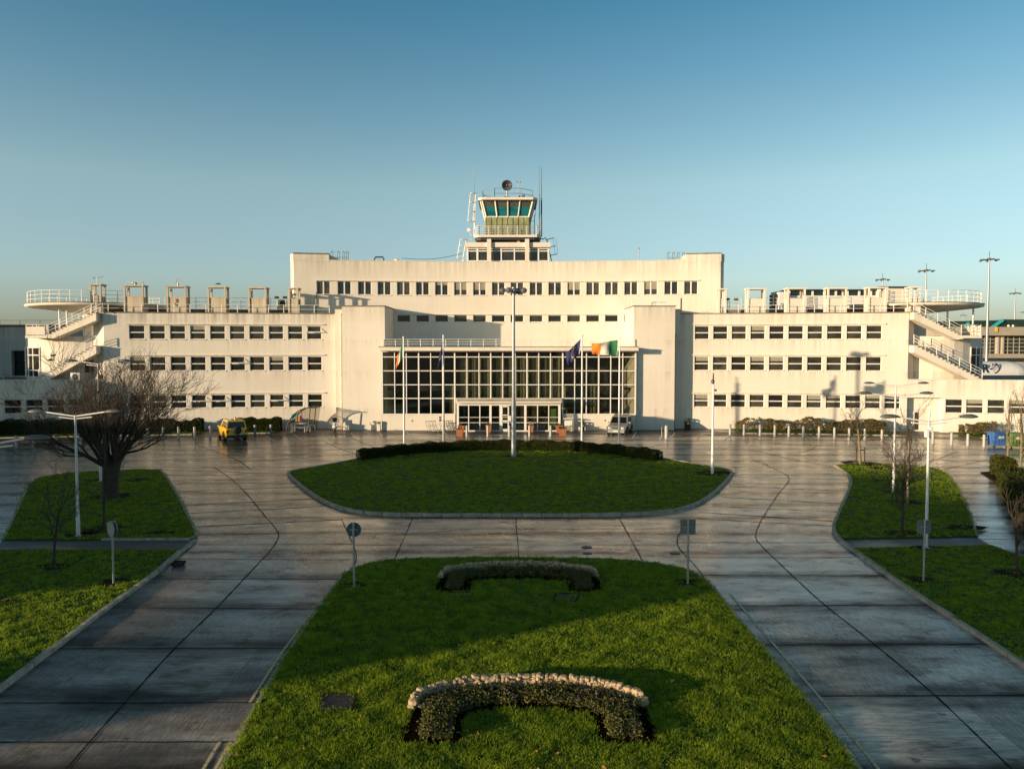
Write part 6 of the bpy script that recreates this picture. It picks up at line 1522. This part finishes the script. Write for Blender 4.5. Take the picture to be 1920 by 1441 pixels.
def blades(poly, dmax, base):
    """tufts of blades; fewer and larger with distance"""
    a = np.array(poly); lo, hi = a.min(0), a.max(0); hi[1] = min(hi[1], dmax); lo[1] = max(lo[1], 13.2); A = (hi-lo).prod(); n = int(A*base/14)
    xy = lo+np.random.rand(n,2)*(hi-lo); keep = np.random.rand(n) < np.clip((15/xy[:,1])**2, 0, 1); keep &= np.abs(xy[:,0]) < xy[:,1]*.82+2; xy = xy[keep]
    xy = xy[in_poly(xy[:,0], xy[:,1], poly)]
    for h_ in HOLES: xy = xy[~in_poly(xy[:,0], xy[:,1], h_)]
    for p_ in PATCH: xy = xy[~(in_poly(xy[:,0], xy[:,1], p_) & (np.random.rand(len(xy)) < .82))]
    x, y = xy[:,0], xy[:,1]; cl = .5+.25*np.sin(x*3.1+np.sin(y*2.7)*2)+.25*np.sin(y*4.6+1+np.sin(x*5.1)*1.3)
    th_ = np.where(y < 26, np.random.uniform(.5,1.45,len(xy))*(.55+.9*cl), np.random.uniform(.7,1.15,len(xy)))
    k = 14; c = np.repeat(xy, k, 0); hs = np.repeat(th_, k); n = len(c); sc = np.clip(c[:,1]/15, 1, 3.2)
    o = np.random.normal(0,.035,(n,2))*sc[:,None]; c = c+o
    ht = np.random.uniform(.04,.085,n)*hs*.85*sc**.35; w = np.random.uniform(.006,.011,n)*sc; th = np.random.uniform(0,6.283,n); ln = np.random.uniform(.2,1.0,n)*ht; ld = np.arctan2(o[:,1],o[:,0])+np.random.normal(0,.7,n)
    z0 = np.full(n,.08); dx, dy = np.cos(th)*w, np.sin(th)*w
    return np.stack([np.column_stack([c[:,0]-dx,c[:,1]-dy,z0]), np.column_stack([c[:,0]+dx,c[:,1]+dy,z0]), np.column_stack([c[:,0]+np.cos(ld)*ln,c[:,1]+np.sin(ld)*ln,z0+ht])],1).reshape(-1,3)
Vs = [blades(LAWN['front'], 30, 3600), blades(LAWN['left_lower'], 36, 1800), blades(LAWN['right_lower'], 36, 1800), blades(LAWN['left_upper'], 52, 1600), blades(LAWN['right_upper'], 55, 1600), blades(LAWN['roundabout'], 60, 1600)]
V = np.vstack(Vs); g = np_obj('grass', V, np.arange(len(V)).reshape(-1,3), M['blade'], 3); tag(g, kind='stuff')

n_ = 150; a_ = np.array(LAWN['front']); xy_ = np.column_stack([np.random.uniform(-7,8,n_), 14+15*np.random.rand(n_)**1.6]); xy_ = xy_[in_poly(xy_[:,0], xy_[:,1], LAWN['front'])]
V, Fc = leaves(np.column_stack([xy_, np.full(len(xy_),.155)]), .045, .25); tag(np_obj('fallen_leaves', V, Fc, M['terra'], 4), kind='stuff')
# ------------------------------------------------------------------ unseen masses behind and left of the viewpoint, added to throw the long shadows
AZ = np.array([.872,.489]); EL = R(7.0); TN = math.tan(EL)
def slab_building(name, pts, h, label, z0=0.0):
    c = np.mean(pts, 0); o = empty(name, (c[0],c[1],0), label, 'building'); b = MB(); b.prism([tuple(p) for p in pts], z0, h); b.build('wall', M['far_build'], o); b = MB(); n = np.array(pts)-c; b.prism([tuple(c+q*1.01) for q in n], h+.003, h+.25); b.build('roof', M['coping'], o)
def strip(q0, q1, xat, depth):           # footprint covering rays d-.561x in q0..q1, near x=xat
    s = AZ[1]/AZ[0]; return [(xat, q0+s*xat), (xat, q1+s*xat), (xat-depth, q1+s*(xat-depth)), (xat-depth, q0+s*(xat-depth))]
# unseen long building, shaped so its roof edge shades the forecourt up to a line from (-19,69) to (25,49)
def roofedge(q):                          # point where the shadow edge crosses ray q
    s = AZ[1]/AZ[0]; p0, d0 = np.array([25.,49.]), np.array([44.,-20.])
    t = (p0[1]-s*p0[0]-q)/(s*d0[0]-d0[1]); return p0+d0*t
BH = 12.0; BACK = BH/TN
for qa, qb, lab in ((21.0,26.8,'unseen long building added to shade the forecourt, the short wing'),(33.4,88,'unseen long building added to shade the forecourt, the main wing')):
    pts = [roofedge(qa)-AZ*BACK, roofedge(qb)-AZ*BACK]; slab_building('shade_building', [pts[0], pts[1], pts[1]-AZ*14, pts[0]-AZ*14], BH-.25, lab)  # added to block the sun; gap between wings lights the left lawn
slab_building('blocker', strip(96.3, 104.5, -80, 12), 5+38*TN/.872, 'low unseen warehouse far out beyond left end of terminal')  # added out of view to shade the low left end
slab_building('blocker', strip(104.5, 140, -84, 12), 11.5+32*TN/.872, 'taller unseen warehouse far out beyond left end of terminal')  # added out of view to shade the side building
o = empty('elevated_road', (-36,-12,0), 'unseen elevated road on piers, deck set to shade the right lawn', 'bridge'); s = .561
b = MB(); pp = strip(2, 24.5, -34, 9); b.prism(pp, 7.1, 9.2); b.build('deck', M['far_build'], o)  # deck height shaped for the light: near lawn lit, right lawn shaded
for q in (2.6, 23.5): b = MB(); b.tube([(-39, q-s*39, 0),(-39, q-s*39, 7.1)], .35, 10); b.build('pier', M['far_build'], o)

o = empty('baffle', (-45.3, 4, 0), 'raised footbridge between the two precast buildings behind the viewpoint', 'bridge')
b = MB(); pp = strip(26.6, 33.6, -45, .9); b.prism(pp, 5.0, 9.6); b.build('wall', M['far_build'], o)  # added box that cuts the low sun beyond the left lawn patch
b = MB(); pp = strip(26.5, 33.7, -44.9, 1.1); b.prism(pp, 9.603, 9.8); b.build('roof', M['coping'], o)
# ------------------------------------------------------------------ light
w = bpy.data.worlds.new('World'); SC.world = w; w.use_nodes = True; t = w.node_tree; bg = t.nodes['Background']
sky = t.nodes.new('ShaderNodeTexSky'); sky.sky_type = 'NISHITA'; sky.sun_disc = False
sky.sun_elevation = EL; sky.sun_rotation = math.atan2(-AZ[0], -AZ[1]) % (2*math.pi)
sky.altitude = 0; sky.air_density = 1.0; sky.dust_density = .6; sky.ozone_density = 1.6
tc = t.nodes.new('ShaderNodeTexCoord'); zz = sep(t, tc.outputs['Generated'])[2]
tint = ramp(t, zz, [(0, (.20,.24,.44)), (.087, (.40,.44,.54)), (.2, (.50,.52,.49)), (.41, (.18,.38,.42)), (.55, (.14,.24,.26)), (.8, (.22,.22,.20))])
t.links.new(mixc(t, 1.0, mixc(t, 1.0, sky.outputs[0], tint, 'MULTIPLY'), (2,2,2), 'MULTIPLY'), bg.inputs[0]); bg.inputs[1].default_value = .15
sd = bpy.data.lights.new('sun', 'SUN'); sd.energy = 5.0; sd.angle = R(.53); sd.color = (1, .76, .50)
so = bpy.data.objects.new('sun', sd); COL.objects.link(so)
dv = Vector((AZ[0]*math.cos(EL), AZ[1]*math.cos(EL), -math.sin(EL))); so.rotation_euler = dv.to_track_quat('-Z', 'Y').to_euler(); so.location = (-60,-40,40)
SC.view_settings.view_transform = 'Standard'; SC.view_settings.look = 'None'; SC.view_settings.gamma = 1; SC.view_settings.exposure = .5
SC.cycles.max_bounces = 6; SC.cycles.transparent_max_bounces = 12; SC.cycles.use_denoising = True
